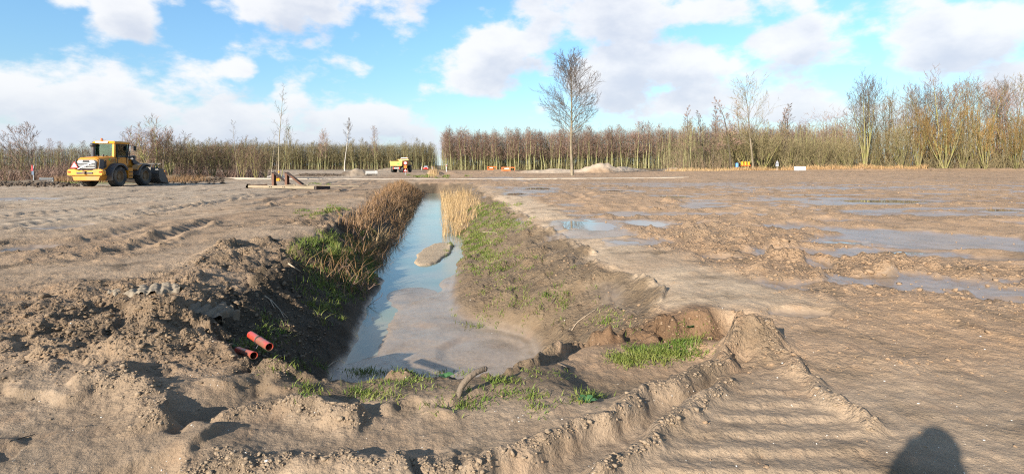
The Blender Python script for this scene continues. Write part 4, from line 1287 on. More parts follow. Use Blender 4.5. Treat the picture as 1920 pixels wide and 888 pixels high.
size = np.clip(0.0075 * np.exp(rg.normal(0, 0.5, len(cx))) * (1 + 0.06 * cy), 0.005, 0.07) * np.clip(0.6 + 0.6 * field('rough', cx, cy), 0.6, 1.2)
lf = uu < 0
scatter_lumps('soil_clods', cx[lf][:4200], cy[lf][:4200], size[lf][:4200], M_CLOD_L, rg, 'crumbled brown soil clods left of the ditch', 'soil clods', flat=0.55, rough=0.30)
scatter_lumps('soil_clods', cx[~lf][:4200], cy[~lf][:4200], size[~lf][:4200], M_CLOD_R, rg, 'crumbled tan soil clods right of the ditch', 'soil clods', flat=0.55, rough=0.30)
# crumbs along the pushed-up ridges in the foreground
n = 60000
px = rg.uniform(0, 1920, n); py = rg.uniform(560, 900, n)
cx, cy, cz = hit(px, py)
ff = field('front', cx, cy); ok = (rg.random(n) < np.clip(ff - 0.35, 0, 1) * 0.55)
cx, cy = cx[ok][:7000], cy[ok][:7000]
scatter_lumps('soil_crumbs', cx, cy, np.clip(0.0062 * np.exp(rg.normal(0, 0.5, len(cx))), 0.003, 0.022), M_CLOD_F, rg, 'crumbs of sand along the pushed-up ridges of the wheel tracks', 'soil crumbs', flat=0.6, rough=0.28)
# dark spoil along the far tracks
px = np.concatenate([rg.uniform(-60, 150, 900), rg.uniform(300, 420, 900), rg.uniform(560, 640, 300)]); py = np.concatenate([rg.normal(346, 2.0, 900), rg.normal(338, 3.0, 900), rg.normal(328, 1.5, 300)])
cx, cy, cz = hit(px, py)
M_CLOD_D = simple_mat('clod_dark', (0.085, 0.062, 0.044), 0.95, var=0.35, scale=5, bump=0.6, bscale=20, spec=0.15)
scatter_lumps('soil_clods', cx, cy, np.clip(0.06 * np.exp(rg.normal(0, 0.5, len(cx))), 0.02, 0.22), M_CLOD_D, rg, 'dark turned soil clods heaped beyond the wheel loader', 'soil clods', rough=0.25)
n = 3600
px = rg.uniform(0, 1920, n); py = 560 + 330 * rg.random(n)
g1 = np.clip(0.9 * perlin(px / 90, py / 45, 9), 0.01, 1); ok = rg.random(n) < g1
cx, cy, cz = hit(px[ok], py[ok])
scatter_lumps('shell_fragments', cx, cy, np.clip(0.0026 * np.exp(rg.normal(0, 0.65, len(cx))), 0.0015, 0.011), M_SHELL, rg, 'tiny white shell fragments strewn over the sand', 'shells', sub=1, flat=0.5, rough=0.3)


def rod(name, pts, radii, mat, sides=8, label=None, cat=None, parent=None, smooth=True, cap=True, group=None):
    pts = np.array(pts, float); radii = np.array(radii, float)
    # resample smoothly
    t = np.arange(len(pts)); tt = np.linspace(0, len(pts) - 1, (len(pts) - 1) * 5 + 1)
    pp = np.stack([np.interp(tt, t, pts[:, k]) for k in range(3)], 1); rr = np.interp(tt, t, radii)
    for _ in range(2):
        pp[1:-1] = (pp[:-2] + 2 * pp[1:-1] + pp[2:]) / 4
    v, f = tube_mesh([(pp, rr)], sides)
    me = mesh_np(name, v, f, mat, smooth)
    if cap:
        bm = bmesh.new(); bm.from_mesh(me); bmesh.ops.holes_fill(bm, edges=[e for e in bm.edges if e.is_boundary]); bm.to_mesh(me); bm.free()
    o = link(name, me, parent)
    return tag(o, label, cat, group) if label else o


M_DRIFT = simple_mat('driftwood', (0.150, 0.110, 0.075), 0.85, var=0.35, scale=12, bump=0.7, bscale=35)
M_STICK = simple_mat('stick_pale', (0.36, 0.27, 0.18), 0.85, var=0.3, scale=12)
M_STICKD = simple_mat('stick_dark', (0.11, 0.08, 0.055), 0.9, var=0.3, scale=12)


def g3(px, py, dz=0.0):
    x, y, z = hit([px], [py]); return (float(x[0]), float(y[0]), float(z[0]) + dz)


# the curved log standing out of the near bank: foot, then rising away
b0 = np.array(g3(858, 741, -0.02))
log_pts = [b0, np.array(at(866, 722, b0[1] + 0.03)), np.array(at(880, 706, b0[1] + 0.06)), np.array(at(895, 696, b0[1] + 0.10)), np.array(at(908, 691, b0[1] + 0.14))]
lg = empty('driftwood_log', tuple(b0), 0, 'curved weathered log standing out of the soil at the near end of the ditch', 'log')
rod('log', [q - b0 for q in log_pts], [0.022, 0.024, 0.023, 0.021, 0.019], M_DRIFT, 10, parent=lg)
rod('knot', [log_pts[-1] - b0 - (0.012, 0, 0), log_pts[-1] - b0 + (0.012, 0.004, -0.002), log_pts[-1] - b0 + (0.024, 0.004, -0.004)], [0.019, 0.022, 0.010], M_STICKD, 9, parent=lg)

def stick(pxs, r, mat, label, lift=0.006, fork=None):
    p3 = [np.array(g3(a, b, lift)) for a, b in pxs]
    o = p3[0]
    e = empty('branch', tuple(o), 0, label, 'branch')
    n_ = len(p3)
    rod('stem', [q - o for q in p3], np.linspace(r, r * 0.5, n_), mat, 6, parent=e)
    for fk in (fork or []):
        f3 = [np.array(g3(a, b, lift + 0.004)) for a, b in fk]
        rod('side_twig', [q - o for q in f3], np.linspace(r * 0.7, r * 0.3, len(f3)), mat, 6, parent=e)
stick([(496, 556), (512, 568), (526, 584), (533, 598)], 0.010, M_STICK, 'pale forked branch lying on the left bank', 0.015, [[(508, 564), (520, 578), (530, 588), (540, 598)], [(505, 562), (512, 575), (524, 595)]])
stick([(1046, 682), (1058, 688), (1068, 692)], 0.011, M_DRIFT, 'short grey stick beside the silt pool', 0.008)
stick([(18, 828), (40, 822), (66, 815)], 0.005, M_STICKD, 'thin dark twig lying on the bare sand in the left foreground')
stick([(798, 735), (820, 738), (856, 744)], 0.004, M_STICKD, 'thin twig lying against the foot of the curved log')
stick([(541, 497), (552, 505), (563, 512)], 0.016, M_STICK, 'pale broken root end sticking out of the left bank', 0.03)
stick([(1034, 570), (1040, 562), (1045, 553)], 0.009, M_STICKD, 'dark stick on the sunlit right bank', 0.01)
stick([(1072, 620), (1082, 605), (1100, 592), (1118, 580)], 0.008, M_STICK, 'long tan root trailing down the sunlit right bank', 0.01)
stick([(615, 688), (624, 680), (636, 675)], 0.007, M_STICK, 'bent tan twig at the edge of the silt')
stick([(905, 437), (918, 437), (932, 438)], 0.02, M_STICK, 'pale fallen branch in the grass of the right bank', 0.03)

# slabs of clay pressed by tyre cleats
def clay_slab(px, py, w, dpt, rz, tilt, lugs, mat, label, seed):
    o = g3(px, py, 0.05)
    nx, ny = 64, 36
    uu_, vv_ = np.meshgrid(np.linspace(-1, 1, nx), np.linspace(-1, 1, ny), indexing='ij')
    X_, Y_ = uu_ * w / 2, vv_ * dpt / 2
    edge = np.hypot(uu_, vv_ * 0.95) + 0.35 * fbm(X_, Y_, 0.22, 3, seed, 0.6)
    fr_ = ((X_ + 0.45 * Y_) / (w / lugs)) % 1.0
    lug_ = ss(0.10, 0.28, fr_) * ss(0.95, 0.75, fr_)
    Z_ = 0.020 * lug_ + 0.015 * fbm(X_, Y_, 0.09, 3, seed + 3, 0.6) - 0.13 * ss(0.85, 1.15, edge)
    V = np.stack([X_, Y_, Z_], -1).reshape(-1, 3)
    i, j = np.meshgrid(np.arange(nx - 1), np.arange(ny - 1), indexing='ij'); b_ = (i * ny + j).ravel()
    me = mesh_np('pressed_clay', V, np.stack([b_, b_ + ny, b_ + ny + 1, b_ + 1], 1), mat, True)
    ob = link('pressed_clay', me, None, o); ob.rotation_euler = (tilt[0], tilt[1], rz)
    tag(ob, label, 'clay')
M_SLAB = simple_mat('clay_grey', (0.225, 0.180, 0.130), 0.9, var=0.25, scale=10, bump=0.5, bscale=50, spec=0.2)
M_SLAB2 = simple_mat('clay_brown', (0.200, 0.150, 0.104), 0.9, var=0.3, scale=10, bump=0.5, bscale=50, spec=0.2)
clay_slab(278, 548, 0.80, 0.42, 0.15, (0.05, 0.0), 6, M_SLAB, 'pale grey slab of clay with tyre cleat ridges on the left bank', 401)
clay_slab(392, 588, 0.46, 0.60, -0.35, (-0.1, 0.30), 4, M_SLAB2, 'brown clay slab with cleat ridges tilting towards the red pipes', 411)

# broad-leaved weeds
def leafy(px, py, s, label):
    o = g3(px, py); e = empty('leafy_weed', o, 0, label, 'plant')
    rr = np.random.default_rng(int(px))
    for k in range(9):
        a = k * 2.4; L = s * rr.uniform(0.6, 1.1); w = L * 0.34; t = rr.uniform(0.25, 0.8)
        prof = [(0, 0.05), (0.35, 0.8), (0.65, 1.0), (0.9, 0.5), (1.0, 0.02)]
        V, Fc = [], []
        for i, (q, ww) in enumerate(prof):
            rx = L * q * math.cos(t * (1 - 0.5 * q)); rz = L * q * math.sin(t) * (1 - 0.45 * q)
            for sg in (-1, 0, 1):
                yy = sg * w * ww; V.append((rx * math.cos(a) - yy * math.sin(a), rx * math.sin(a) + yy * math.cos(a), rz + (0.25 * abs(sg) * w * ww)))
            if i:
                b_ = 3 * i
                Fc += [(b_ - 3, b_ - 2, b_ + 1, b_), (b_ - 2, b_ - 1, b_ + 2, b_ + 1)]
        link('leaf', mesh_np('leaf', V, Fc, M_LEAF, True), e)
leafy(835, 707, 0.075, 'small broad-leaved green weed left of the curved log')
leafy(1101, 752, 0.07, 'broad-leaved green weed among grass on the bare sand')
leafy(1290, 613, 0.08, 'broad-leaved weed above the bright grass patch at the corner')
leafy(436, 650, 0.045, 'broad-leaved weed beside the red pipes')

# ---------------------------------------------------------------- hard-surface helper
class MB:
    def __init__(self): self.v, self.f = [], []
    def add(self, V, Fc):
        o = len(self.v); self.v += [tuple(q) for q in V]; self.f += [tuple(i + o for i in q) for q in Fc]; return self
    def box(self, c, s, rot=None):
        V = [Vector((sx * s[0] / 2, sy * s[1] / 2, sz * s[2] / 2)) for sx in (-1, 1) for sy in (-1, 1) for sz in (-1, 1)]
        if rot: M = Euler(rot).to_matrix(); V = [M @ q for q in V]
        V = [q + Vector(c) for q in V]
        return self.add(V, [(0, 1, 3, 2), (4, 6, 7, 5), (0, 4, 5, 1), (2, 3, 7, 6), (0, 2, 6, 4), (1, 5, 7, 3)])
    def prism(self, prof, a0, a1, axis='x'):
        n = len(prof)
        mk = {'x': lambda p, a: (a, p[0], p[1]), 'y': lambda p, a: (p[0], a, p[1]), 'z': lambda p, a: (p[0], p[1], a)}[axis]
        V = [mk(p, a0) for p in prof] + [mk(p, a1) for p in prof]
        Fc = [tuple(range(n))[::-1], tuple(range(n, 2 * n))] + [(i, (i + 1) % n, n + (i + 1) % n, n + i) for i in range(n)]
        return self.add(V, Fc)
    def lathe(self, prof, c, axis='x', n=28, closed=True):
        V, Fc = [], []; m = len(prof)
        for i in range(n):
            a = 2 * math.pi * i / n
            for (h, r) in prof:
                p = {'x': (h, r * math.cos(a), r * math.sin(a)), 'y': (r * math.cos(a), h, r * math.sin(a)), 'z': (r * math.cos(a), r * math.sin(a), h)}[axis]
                V.append((p[0] + c[0], p[1] + c[1], p[2] + c[2]))
        for i in range(n):
            for j in range(m if closed else m - 1):
                j2 = (j + 1) % m
                Fc.append((i * m + j, i * m + j2, ((i + 1) % n) * m + j2, ((i + 1) % n) * m + j))
        return self.add(V, Fc)
    def bar(self, a, b, w, d, up=(0, 0, 1)):
        a, b = Vector(a), Vector(b); z = (b - a).normalized()
        x = z.cross(Vector(up)); x = x.normalized() if x.length > 1e-4 else Vector((1, 0, 0)); y = z.cross(x)
        V = [a + x * sx * w / 2 + y * sy * d / 2 + (b - a) * t for t in (0, 1) for sx, sy in ((-1, -1), (1, -1), (1, 1), (-1, 1))]
        return self.add(V, [(0, 3, 2, 1), (4, 5, 6, 7)] + [(i, (i + 1) % 4, 4 + (i + 1) % 4, 4 + i) for i in range(4)])
    def cyl(self, a, b, r, n=14, r2=None):
        a, b = Vector(a), Vector(b); z = (b - a).normalized(); r2 = r if r2 is None else r2
        x = z.orthogonal().normalized(); y = z.cross(x)
        V = [p + (x * math.cos(t) + y * math.sin(t)) * rr for p, rr in ((a, r), (b, r2)) for t in [2 * math.pi * i / n for i in range(n)]]
        return self.add(V, [tuple(range(n))[::-1], tuple(range(n, 2 * n))] + [(i, (i + 1) % n, n + (i + 1) % n, n + i) for i in range(n)])
    def loft(self, rings):
        """rings: equal-length closed loops of points, capped"""
        n = len(rings[0]); V = [p for r_ in rings for p in r_]; Fc = []
        for k in range(len(rings) - 1):
            Fc += [(k * n + i, k * n + (i + 1) % n, (k + 1) * n + (i + 1) % n, (k + 1) * n + i) for i in range(n)]
        Fc += [tuple(range(n))[::-1], tuple(range((len(rings) - 1) * n, len(rings) * n))]
        return self.add(V, Fc)
    def build(self, name, mat, parent=None, bevel=0.0, smooth=False, seg=2):
        me = bpy.data.meshes.new(name); me.from_pydata(self.v, [], self.f)
        bm = bmesh.new(); bm.from_mesh(me); bmesh.ops.recalc_face_normals(bm, faces=bm.faces)
        if bevel:
            es = [e for e in bm.edges if len(e.link_faces) == 2 and e.calc_face_angle(0) > 0.6]
            bmesh.ops.bevel(bm, geom=es, offset=bevel, segments=seg, affect='EDGES', clamp_overlap=True)
        bm.to_mesh(me); bm.free()
        me.materials.append(mat)
        if smooth:
            for p_ in me.polygons: p_.use_smooth = True
        return link(name, me, parent)


MUD = (0.25, 0.185, 0.125)
M_YEL = simple_mat('paint_yellow', (0.58, 0.222, 0.010), 0.42, var=0.10, scale=2.0, dirt=(0.34, 0.20, 0.075), dirt_amt=0.38)
M_YEL2 = simple_mat('paint_bright_yellow', (0.66, 0.275, 0.008), 0.42, var=0.10, scale=2.0, dirt=(0.40, 0.21, 0.05), dirt_amt=0.22)
M_YELD = simple_mat('paint_dusty_yellow', (0.52, 0.30, 0.055), 0.6, var=0.12, scale=1.5, dirt=(0.40, 0.29, 0.15), dirt_amt=0.5)
M_GREY = simple_mat('plastic_charcoal', (0.060, 0.060, 0.065), 0.6, var=0.25, scale=3, dirt=(0.14, 0.115, 0.09), dirt_amt=0.4)
M_BLACK = simple_mat('metal_black', (0.025, 0.025, 0.027), 0.55, var=0.3, scale=4, dirt=(0.10, 0.08, 0.06), dirt_amt=0.3)
M_TYRE = simple_mat('rubber_tyre', (0.033, 0.032, 0.031), 0.85, var=0.3, scale=3, dirt=(0.15, 0.12, 0.09), dirt_amt=0.42)
M_RIM = simple_mat('rim_muddy', (0.17, 0.105, 0.05), 0.75, var=0.3, scale=4, dirt=(0.20, 0.15, 0.10), dirt_amt=0.4)
M_STEEL = simple_mat('bucket_steel', (0.085, 0.080, 0.075), 0.55, metal=0.3, var=0.3, scale=3, dirt=(0.16, 0.125, 0.09), dirt_amt=0.45)
M_WHITE = simple_mat('paint_white', (0.78, 0.78, 0.76), 0.45, var=0.06, scale=6)
M_REDP = simple_mat('paint_red', (0.60, 0.035, 0.025), 0.4, var=0.08, scale=6)
M_ORANGE = simple_mat('plastic_orange', (0.75, 0.13, 0.02), 0.45, var=0.1, scale=5)
M_CHROME = simple_mat('metal_light', (0.60, 0.60, 0.60), 0.35, metal=0.4, var=0.1, scale=8)
M_LAMP_RED = simple_mat('lamp_red', (0.60, 0.06, 0.02), 0.25, var=0.05)
M_GREEN = simple_mat('decal_green', (0.10, 0.42, 0.04), 0.5, var=0.1)
M_AMBER = simple_mat('plate_amber', (0.42, 0.17, 0.02), 0.5, var=0.1)
M_BLUE = simple_mat('paint_blue', (0.10, 0.27, 0.55), 0.45, var=0.12, scale=5)
M_GALV = simple_mat('metal_galvanised', (0.42, 0.43, 0.44), 0.5, metal=0.35, var=0.12, scale=6)
M_RUST = simple_mat('steel_rusty', (0.135, 0.062, 0.036), 0.85, var=0.35, scale=5, dirt=(0.11, 0.055, 0.035), dirt_amt=0.5, bump=0.3)
M_RUSTD = simple_mat('steel_dark_rust', (0.055, 0.040, 0.035), 0.85, var=0.35, scale=5)
M_TIMBER = simple_mat('timber_weathered', (0.22, 0.175, 0.115), 0.85, var=0.25, scale=5, dirt=(0.27, 0.20, 0.13), dirt_amt=0.45, bump=0.3)
M_CONC = simple_mat('concrete', (0.48, 0.45, 0.41), 0.85, var=0.18, scale=6)


def glass_mat(name, c, mixf=0.35):
    m, g, b = mat_new(name)
    tc = g.node('ShaderNodeTexCoord')
    tr = g.node('ShaderNodeBsdfTransparent'); tr.inputs[0].default_value = (*c, 1)
    gl = g.node('ShaderNodeBsdfGlossy'); gl.inputs['Roughness'].default_value = 0.05; gl.inputs[0].default_value = (0.85, 0.9, 0.9, 1)
    fr = g.node('ShaderNodeFresnel'); fr.inputs[0].default_value = 1.5
    mx = g.node('ShaderNodeMixShader')
    g.put(mx.inputs[0], g.m('MULTIPLY_ADD', g.noise(tc.outputs['Object'], 2.0, 3.0), 0.12, g.m('MULTIPLY', fr.outputs[0], 1.3), clamp=True))
    m.node_tree.links.new(tr.outputs[0], mx.inputs[1]); m.node_tree.links.new(gl.outputs[0], mx.inputs[2])
    m.node_tree.links.new(mx.outputs[0], m.node_tree.nodes['Material Output'].inputs['Surface'])
    return m
M_GLASS = glass_mat('glass_tinted', (0.62, 0.82, 0.78))
M_WIN = simple_mat('glass_dark', (0.02, 0.03, 0.035), 0.08, var=0.05)


def wheel(parent, c, R, W, side, lugs=22, name='wheel'):
    """c: hub centre at the tyre's middle; side +1 = outer face towards +x"""
    t = MB()
    w = W / 2
    prof = [(-w * 0.80, R * 0.56), (-w, R * 0.70), (-w * 0.98, R * 0.84), (-w * 0.82, R * 0.945), (0, R * 0.96), (w * 0.82, R * 0.945), (w * 0.98, R * 0.84), (w, R * 0.70), (w * 0.80, R * 0.56)]
    t.lathe(prof, (0, 0, 0), 'x', 36)
    for i in range(lugs):
        for s in (-1, 1):
            a = 2 * math.pi * (i + (0.5 if s > 0 else 0)) / lugs
            for (xa, xb, ra, rb, da) in ((0.05, 0.60, 0.985, 0.985, 0.10), (0.60, 1.0, 0.985, 0.86, 0.04)):
                p1 = Vector((s * w * xa, R * ra * math.cos(a), R * ra * math.sin(a))); p2 = Vector((s * w * xb, R * rb * math.cos(a + da), R * rb * math.sin(a + da)))
                t.bar(p1, p2, R * 0.13, R * 0.05, up=(0, math.cos(a), math.sin(a)))
    o = t.build(name, M_TYRE, parent); o.location = c
    r = MB(); s = side
    r.lathe([(s * w * 0.55, R * 0.575), (s * w * 0.80, R * 0.575), (s * w * 0.78, R * 0.52), (s * w * 0.35, R * 0.47), (s * w * 0.30, R * 0.26), (s * w * 0.62, R * 0.22), (s * w * 0.62, 0.001), (s * w * 0.0, 0.001), (0, R * 0.5)], (0, 0, 0), 'x', 28)
    for k in range(10):
        a = 2 * math.pi * k / 10
        r.cyl((s * w * 0.28, R * 0.36 * math.cos(a), R * 0.36 * math.sin(a)), (s * w * 0.40, R * 0.36 * math.cos(a), R * 0.36 * math.sin(a)), R * 0.025, 6)
    r.build('rim', M_RIM, o)
    return o


def human(name, joints, edges, parts_mat, loc, rz, label, root=0, group=None):
    """skin-modifier figure; parts_mat(v) -> material index for a face centre"""
    me = bpy.data.meshes.new(name)
    me.from_pydata([j[:3] for j in joints], edges, [])
    o = bpy.data.objects.new(name, me); col.objects.link(o)
    o.modifiers.new('skin', 'SKIN')
    for i, j in enumerate(joints):
        sv = me.skin_vertices[0].data[i]; sv.radius = (j[3], j[4] if len(j) > 4 else j[3]); sv.use_root = (i == root)
    sb = o.modifiers.new('sub', 'SUBSURF'); sb.levels = 2; sb.render_levels = 2
    bpy.context.view_layer.update()
    dg = bpy.context.evaluated_depsgraph_get()
    me2 = bpy.data.meshes.new_from_object(o.evaluated_get(dg))
    bpy.data.objects.remove(o); bpy.data.meshes.remove(me)
    for m in parts_mat[0]: me2.materials.append(m)
    for p_ in me2.polygons:
        p_.use_smooth = True; p_.material_index = parts_mat[1](p_.center)
    me2.name = name
    return tag(link(name, me2, None, loc, rz), label, 'person', group)


M_SKIN = simple_mat('skin', (0.55, 0.33, 0.23), 0.5, var=0.06)
M_HIVIS = simple_mat('cloth_orange', (0.80, 0.10, 0.02), 0.8, var=0.1)
M_JACKET = simple_mat('cloth_navy', (0.03, 0.035, 0.06), 0.85, var=0.15)
M_TROUS = simple_mat('cloth_jeans', (0.05, 0.065, 0.10), 0.85, var=0.15)
M_HAIR = simple_mat('hair_brown', (0.06, 0.04, 0.025), 0.7, var=0.2)


def head_parts(o, c, face):
    """eyes, nose, ears, hair on a head centred at c looking along face (unit xy)"""
    fx, fy = face
    h = MB()
    pts = []
    bm = bmesh.new(); bmesh.ops.create_uvsphere(bm, u_segments=14, v_segments=10, radius=0.112)
    for v in bm.verts: v.co = Vector((v.co.x * 0.86 - fx * 0.016, v.co.y * 0.98 - fy * 0.016, v.co.z * 1.05 + 0.03)) + Vector(c)
    bmesh.ops.delete(bm, geom=[v for v in bm.verts if (v.co - Vector(c)).dot(Vector((fx, fy, -0.55))) > 0.035], context='VERTS')
    me = bpy.data.meshes.new('hair'); bm.to_mesh(me); bm.free(); me.materials.append(M_HAIR)
    link('hair', me, o)


# ---------------------------------------------------------------- wheel loader
def build_loader(X, Y, rz):
    z0 = float(np.mean([gz(X + dx, Y + dy) for dx in (-1, 1) for dy in (-1, 0, 3)])) - 0.03
    L = empty('wheel_loader', (X, Y, z0), rz, 'dirty orange-yellow wheel loader with charcoal fenders and a lowered bucket', 'wheel loader')
    R, W = 0.76, 0.56
    for yy in (0.0, 3.05):
        for s in (-1, 1): wheel(L, (s * 0.98, yy, R), R, W, s)
    # axles and frame
    MB().cyl((-0.9, 0, R), (0.9, 0, R), 0.16, 12).box((0, 0, R), (0.5, 0.5, 0.45)).build('rear_axle', M_BLACK, L, 0.02)
    MB().cyl((-0.9, 3.05, R), (0.9, 3.05, R), 0.16, 12).box((0, 3.05, R), (0.5, 0.5, 0.45)).build('front_axle', M_BLACK, L, 0.02)
    MB().prism([(-1.55, 0.85), (1.25, 0.85), (1.25, 1.35), (-1.55, 1.35)], -0.42, 0.42).build('rear_frame', M_BLACK, L, 0.03)
    MB().prism([(1.3, 0.75), (3.55, 0.75), (3.7, 1.15), (3.2, 1.45), (2.9, 2.05), (2.55, 2.1), (2.3, 1.5), (1.3, 1.35)], -0.36, 0.36).build('front_frame', M_YEL, L, 0.03)
    MB().cyl((0, 1.28, 0.7), (0, 1.28, 1.45), 0.18, 14).build('articulation_joint', M_BLACK, L)
    # counterweight / rear bumper: a bar with raised ends and a recessed middle
    MB().prism([(-1.16, 0.88), (1.16, 0.88), (1.22, 0.98), (1.22, 1.22), (1.12, 1.34), (0.62, 1.34), (0.50, 1.24), (-0.50, 1.24), (-0.62, 1.34), (-1.12, 1.34), (-1.22, 1.22), (-1.22, 0.98)], -1.86, -1.50, 'y').build('counterweight', M_YEL2, L, 0.04, seg=3)
    MB().prism([(-0.85, 0.52), (0.85, 0.52), (0.98, 0.87), (-0.98, 0.87)], -1.72, -0.72, 'y').build('belly_weight', M_YEL, L, 0.03)
    MB().box((0, -1.875, 1.06), (1.1, 0.05, 0.12)).build('bumper_slot', M_GREY, L, 0.01)
    MB().box((0, -1.92, 1.10), (0.16, 0.14, 0.22)).cyl((0, -1.95, 0.98), (0, -1.95, 1.24), 0.03, 8).build('tow_hitch', M_RIM, L, 0.01)
    for s in (-1, 1):
        MB().box((s * 1.06, -1.875, 1.14), (0.18, 0.05, 0.12)).build('tail_light', M_LAMP_RED, L, 0.015)
    # engine hood, lofted, higher towards the cab
    def ring(y, w, zb, zt, c):
        return [(-w, y, zb), (w, y, zb), (w, y, zt - c), (w - 0.4 * c, y, zt - 0.3 * c), (w - c, y, zt), (-w + c, y, zt), (-w + 0.4 * c, y, zt - 0.3 * c), (-w, y, zt - c)]
    hood = MB().loft([ring(-1.62, 0.74, 1.30, 2.06, 0.26), ring(-1.45, 0.80, 1.30, 2.17, 0.26), ring(-0.7, 0.80, 1.30, 2.24, 0.24), ring(0.15, 0.80, 1.30, 2.30, 0.22)]).build('engine_hood', M_YEL, L, 0.03, seg=3)
    MB().prism([(-0.66, 1.32), (0.66, 1.32), (0.70, 1.86), (0.52, 2.0), (-0.52, 2.0), (-0.70, 1.86)], -1.70, -1.60, 'y').build('grille_frame', M_GREY, L, 0.03)
    for s in (-1, 1):
        MB().prism([(-1.66, 1.33), (-1.20, 1.33), (-1.12, 2.02), (-1.58, 2.02)], s * 0.795, s * 0.835).build('grille_cheek', M_GREY, L, 0.01)
    for k in range(8):
        MB().box((0, -1.715, 1.38 + k * 0.058), (1.16, 0.03, 0.024)).build('grille_slat', M_CHROME if k % 2 else M_BLACK, L)
    MB().bar((-0.55, -1.745, 1.36), (0.45, -1.745, 1.80), 0.075, 0.03, up=(0, 1, 0)).box((-0.05, -1.75, 1.58), (0.14, 0.045, 0.13)).build('grille_emblem_bar', M_WHITE, L, 0.008)
    for s in (-1, 1):
        MB().prism([(s * 0.22, 1.86), (s * 0.60, 1.84), (s * 0.52, 1.96), (s * 0.24, 1.97)], -1.735, -1.70, 'y').build('work_light', M_WHITE, L, 0.008)
    MB().box((0, -1.72, 1.90), (0.40, 0.03, 0.12)).build('grille_badge', M_BLACK, L, 0.01)
    for k in range(7):
        MB().box((0.815, -1.02 + 0.0 * k, 1.45 + 0.075 * k), (0.03, 0.30, 0.040), (0.5, 0, 0)).build('side_vent', M_BLACK, L)
    # decals on the hood flank
    MB().prism([(-0.62, 1.98), (-0.50, 1.93), (-0.42, 2.06), (-0.55, 2.10)], 0.803, 0.808).build('decal', M_GREEN, L)
    for zc, y0, nn in ((2.02, -0.34, 6), (1.90, -0.46, 8)):
        b = MB()
        for i in range(nn):
            y = y0 + i * 0.085
            b.box((0.806, y, zc), (0.006, 0.02, 0.075)).box((0.806, y + 0.03, zc + (0.03 if i % 2 else -0.03)), (0.006, 0.045, 0.018))
        b.build('lettering', M_BLACK, L)
    # warning triangle on the left of the grille
    MB().prism([(-1.02, 1.42), (-0.48, 1.42), (-0.75, 1.90)], -1.80, -1.785, 'y').build('warning_triangle', M_REDP, L)
    MB().prism([(-0.93, 1.475), (-0.57, 1.475), (-0.75, 1.79)], -1.806, -1.801, 'y').build('warning_triangle_face', M_WHITE, L)
    # cab
    cab = MB()
    cab.prism([(0.15, 1.35), (1.30, 1.35), (1.62, 1.75), (1.62, 2.20), (0.15, 2.20)], -0.74, 0.78).build('cab_base', M_YEL, L, 0.04)
    MB().prism([(0.10, 2.21), (1.64, 2.21), (1.64, 2.27), (0.10, 2.27)], -0.72, 0.74).build('cab_sill', M_GREY, L, 0.01)
    MB().loft([[(-0.80, 0.02, 3.22), (0.80, 0.02, 3.22), (0.80, 1.78, 3.22), (-0.80, 1.78, 3.22)], [(-0.82, 0.0, 3.30), (0.82, 0.0, 3.30), (0.82, 1.82, 3.30), (-0.82, 1.82, 3.30)], [(-0.70, 0.10, 3.42), (0.70, 0.10, 3.42), (0.70, 1.66, 3.42), (-0.70, 1.66, 3.42)]]).build('cab_roof', M_YEL2, L, 0.03)
    MB().box((-0.1, -0.02, 3.33), (0.9, 0.06, 0.10)).build('roof_lamp_panel', M_WHITE, L, 0.01)
    MB().prism([(0.05, 2.20), (0.24, 2.20), (0.24, 3.24), (0.08, 3.24)], 0.56, 0.76).build('rear_pillar', M_YEL2, L, 0.03)
    MB().prism([(0.05, 2.20), (0.24, 2.20), (0.24, 3.24), (0.08, 3.24)], -0.76, -0.62).build('rear_pillar', M_GREY, L, 0.03)
    for s in (-1, 1):
        MB().prism([(1.52, 2.20), (1.64, 2.20), (1.74, 3.24), (1.64, 3.24)], s * 0.70, s * 0.77).build('front_pillar', M_BLACK, L, 0.01)
    MB().box((0.755, 0.86, 2.77), (0.02, 1.25, 0.90)).build('side_window', M_GLASS, L)
    MB().box((-0.755, 0.86, 2.75), (0.02, 1.25, 0.95)).build('side_window', M_GLASS, L)
    MB().box((-0.03, 0.09, 2.75), (1.16, 0.02, 0.95)).build('rear_window', M_GLASS, L)
    MB().box((0, 1.65, 2.75), (1.36, 0.02, 0.95)).build('windscreen', M_GLASS, L)
    d = MB()
    for a, b in (((0.77, 0.34, 1.75), (0.77, 0.34, 3.2)), ((0.77, 1.40, 1.75), (0.77, 1.40, 3.2)), ((0.77, 0.34, 3.19), (0.77, 1.40, 3.19)), ((0.77, 0.34, 2.30), (0.77, 1.40, 2.30))):
        d.bar(a, b, 0.05, 0.07, up=(1, 0, 0))
    door = d.build('door', M_BLACK, L, 0.008)
    MB().box((0.80, 0.5, 2.12), (0.04, 0.18, 0.05)).build('handle', M_BLACK, door)
    MB().box((0, 0.75, 2.32), (0.5, 0.55, 0.14)).box((0, 0.45, 2.65), (0.48, 0.12, 0.7)).box((0, 0.45, 3.05), (0.26, 0.10, 0.2)).build('driver_seat', M_BLACK, L, 0.04)
    MB().lathe([(-0.012, 0.19), (0.012, 0.19), (0.012, 0.215), (-0.012, 0.215)], (0, 1.22, 2.58), 'z', 20).cyl((0, 1.4, 2.25), (0, 1.22, 2.58), 0.025, 8).build('steering_wheel', M_BLACK, L)
    # intake stack with dome left of the cab
    MB().cyl((-0.62, -0.12, 2.25), (-0.62, -0.12, 3.0), 0.13, 16, 0.11).build('intake_stack', M_GREY, L, 0.01)
    MB().lathe([(2.98, 0.001), (2.98, 0.17), (3.10, 0.20), (3.22, 0.14), (3.27, 0.001)], (-0.66, -0.10, 0), 'z', 18, False).build('intake_dome', M_BLACK, L, smooth=True)
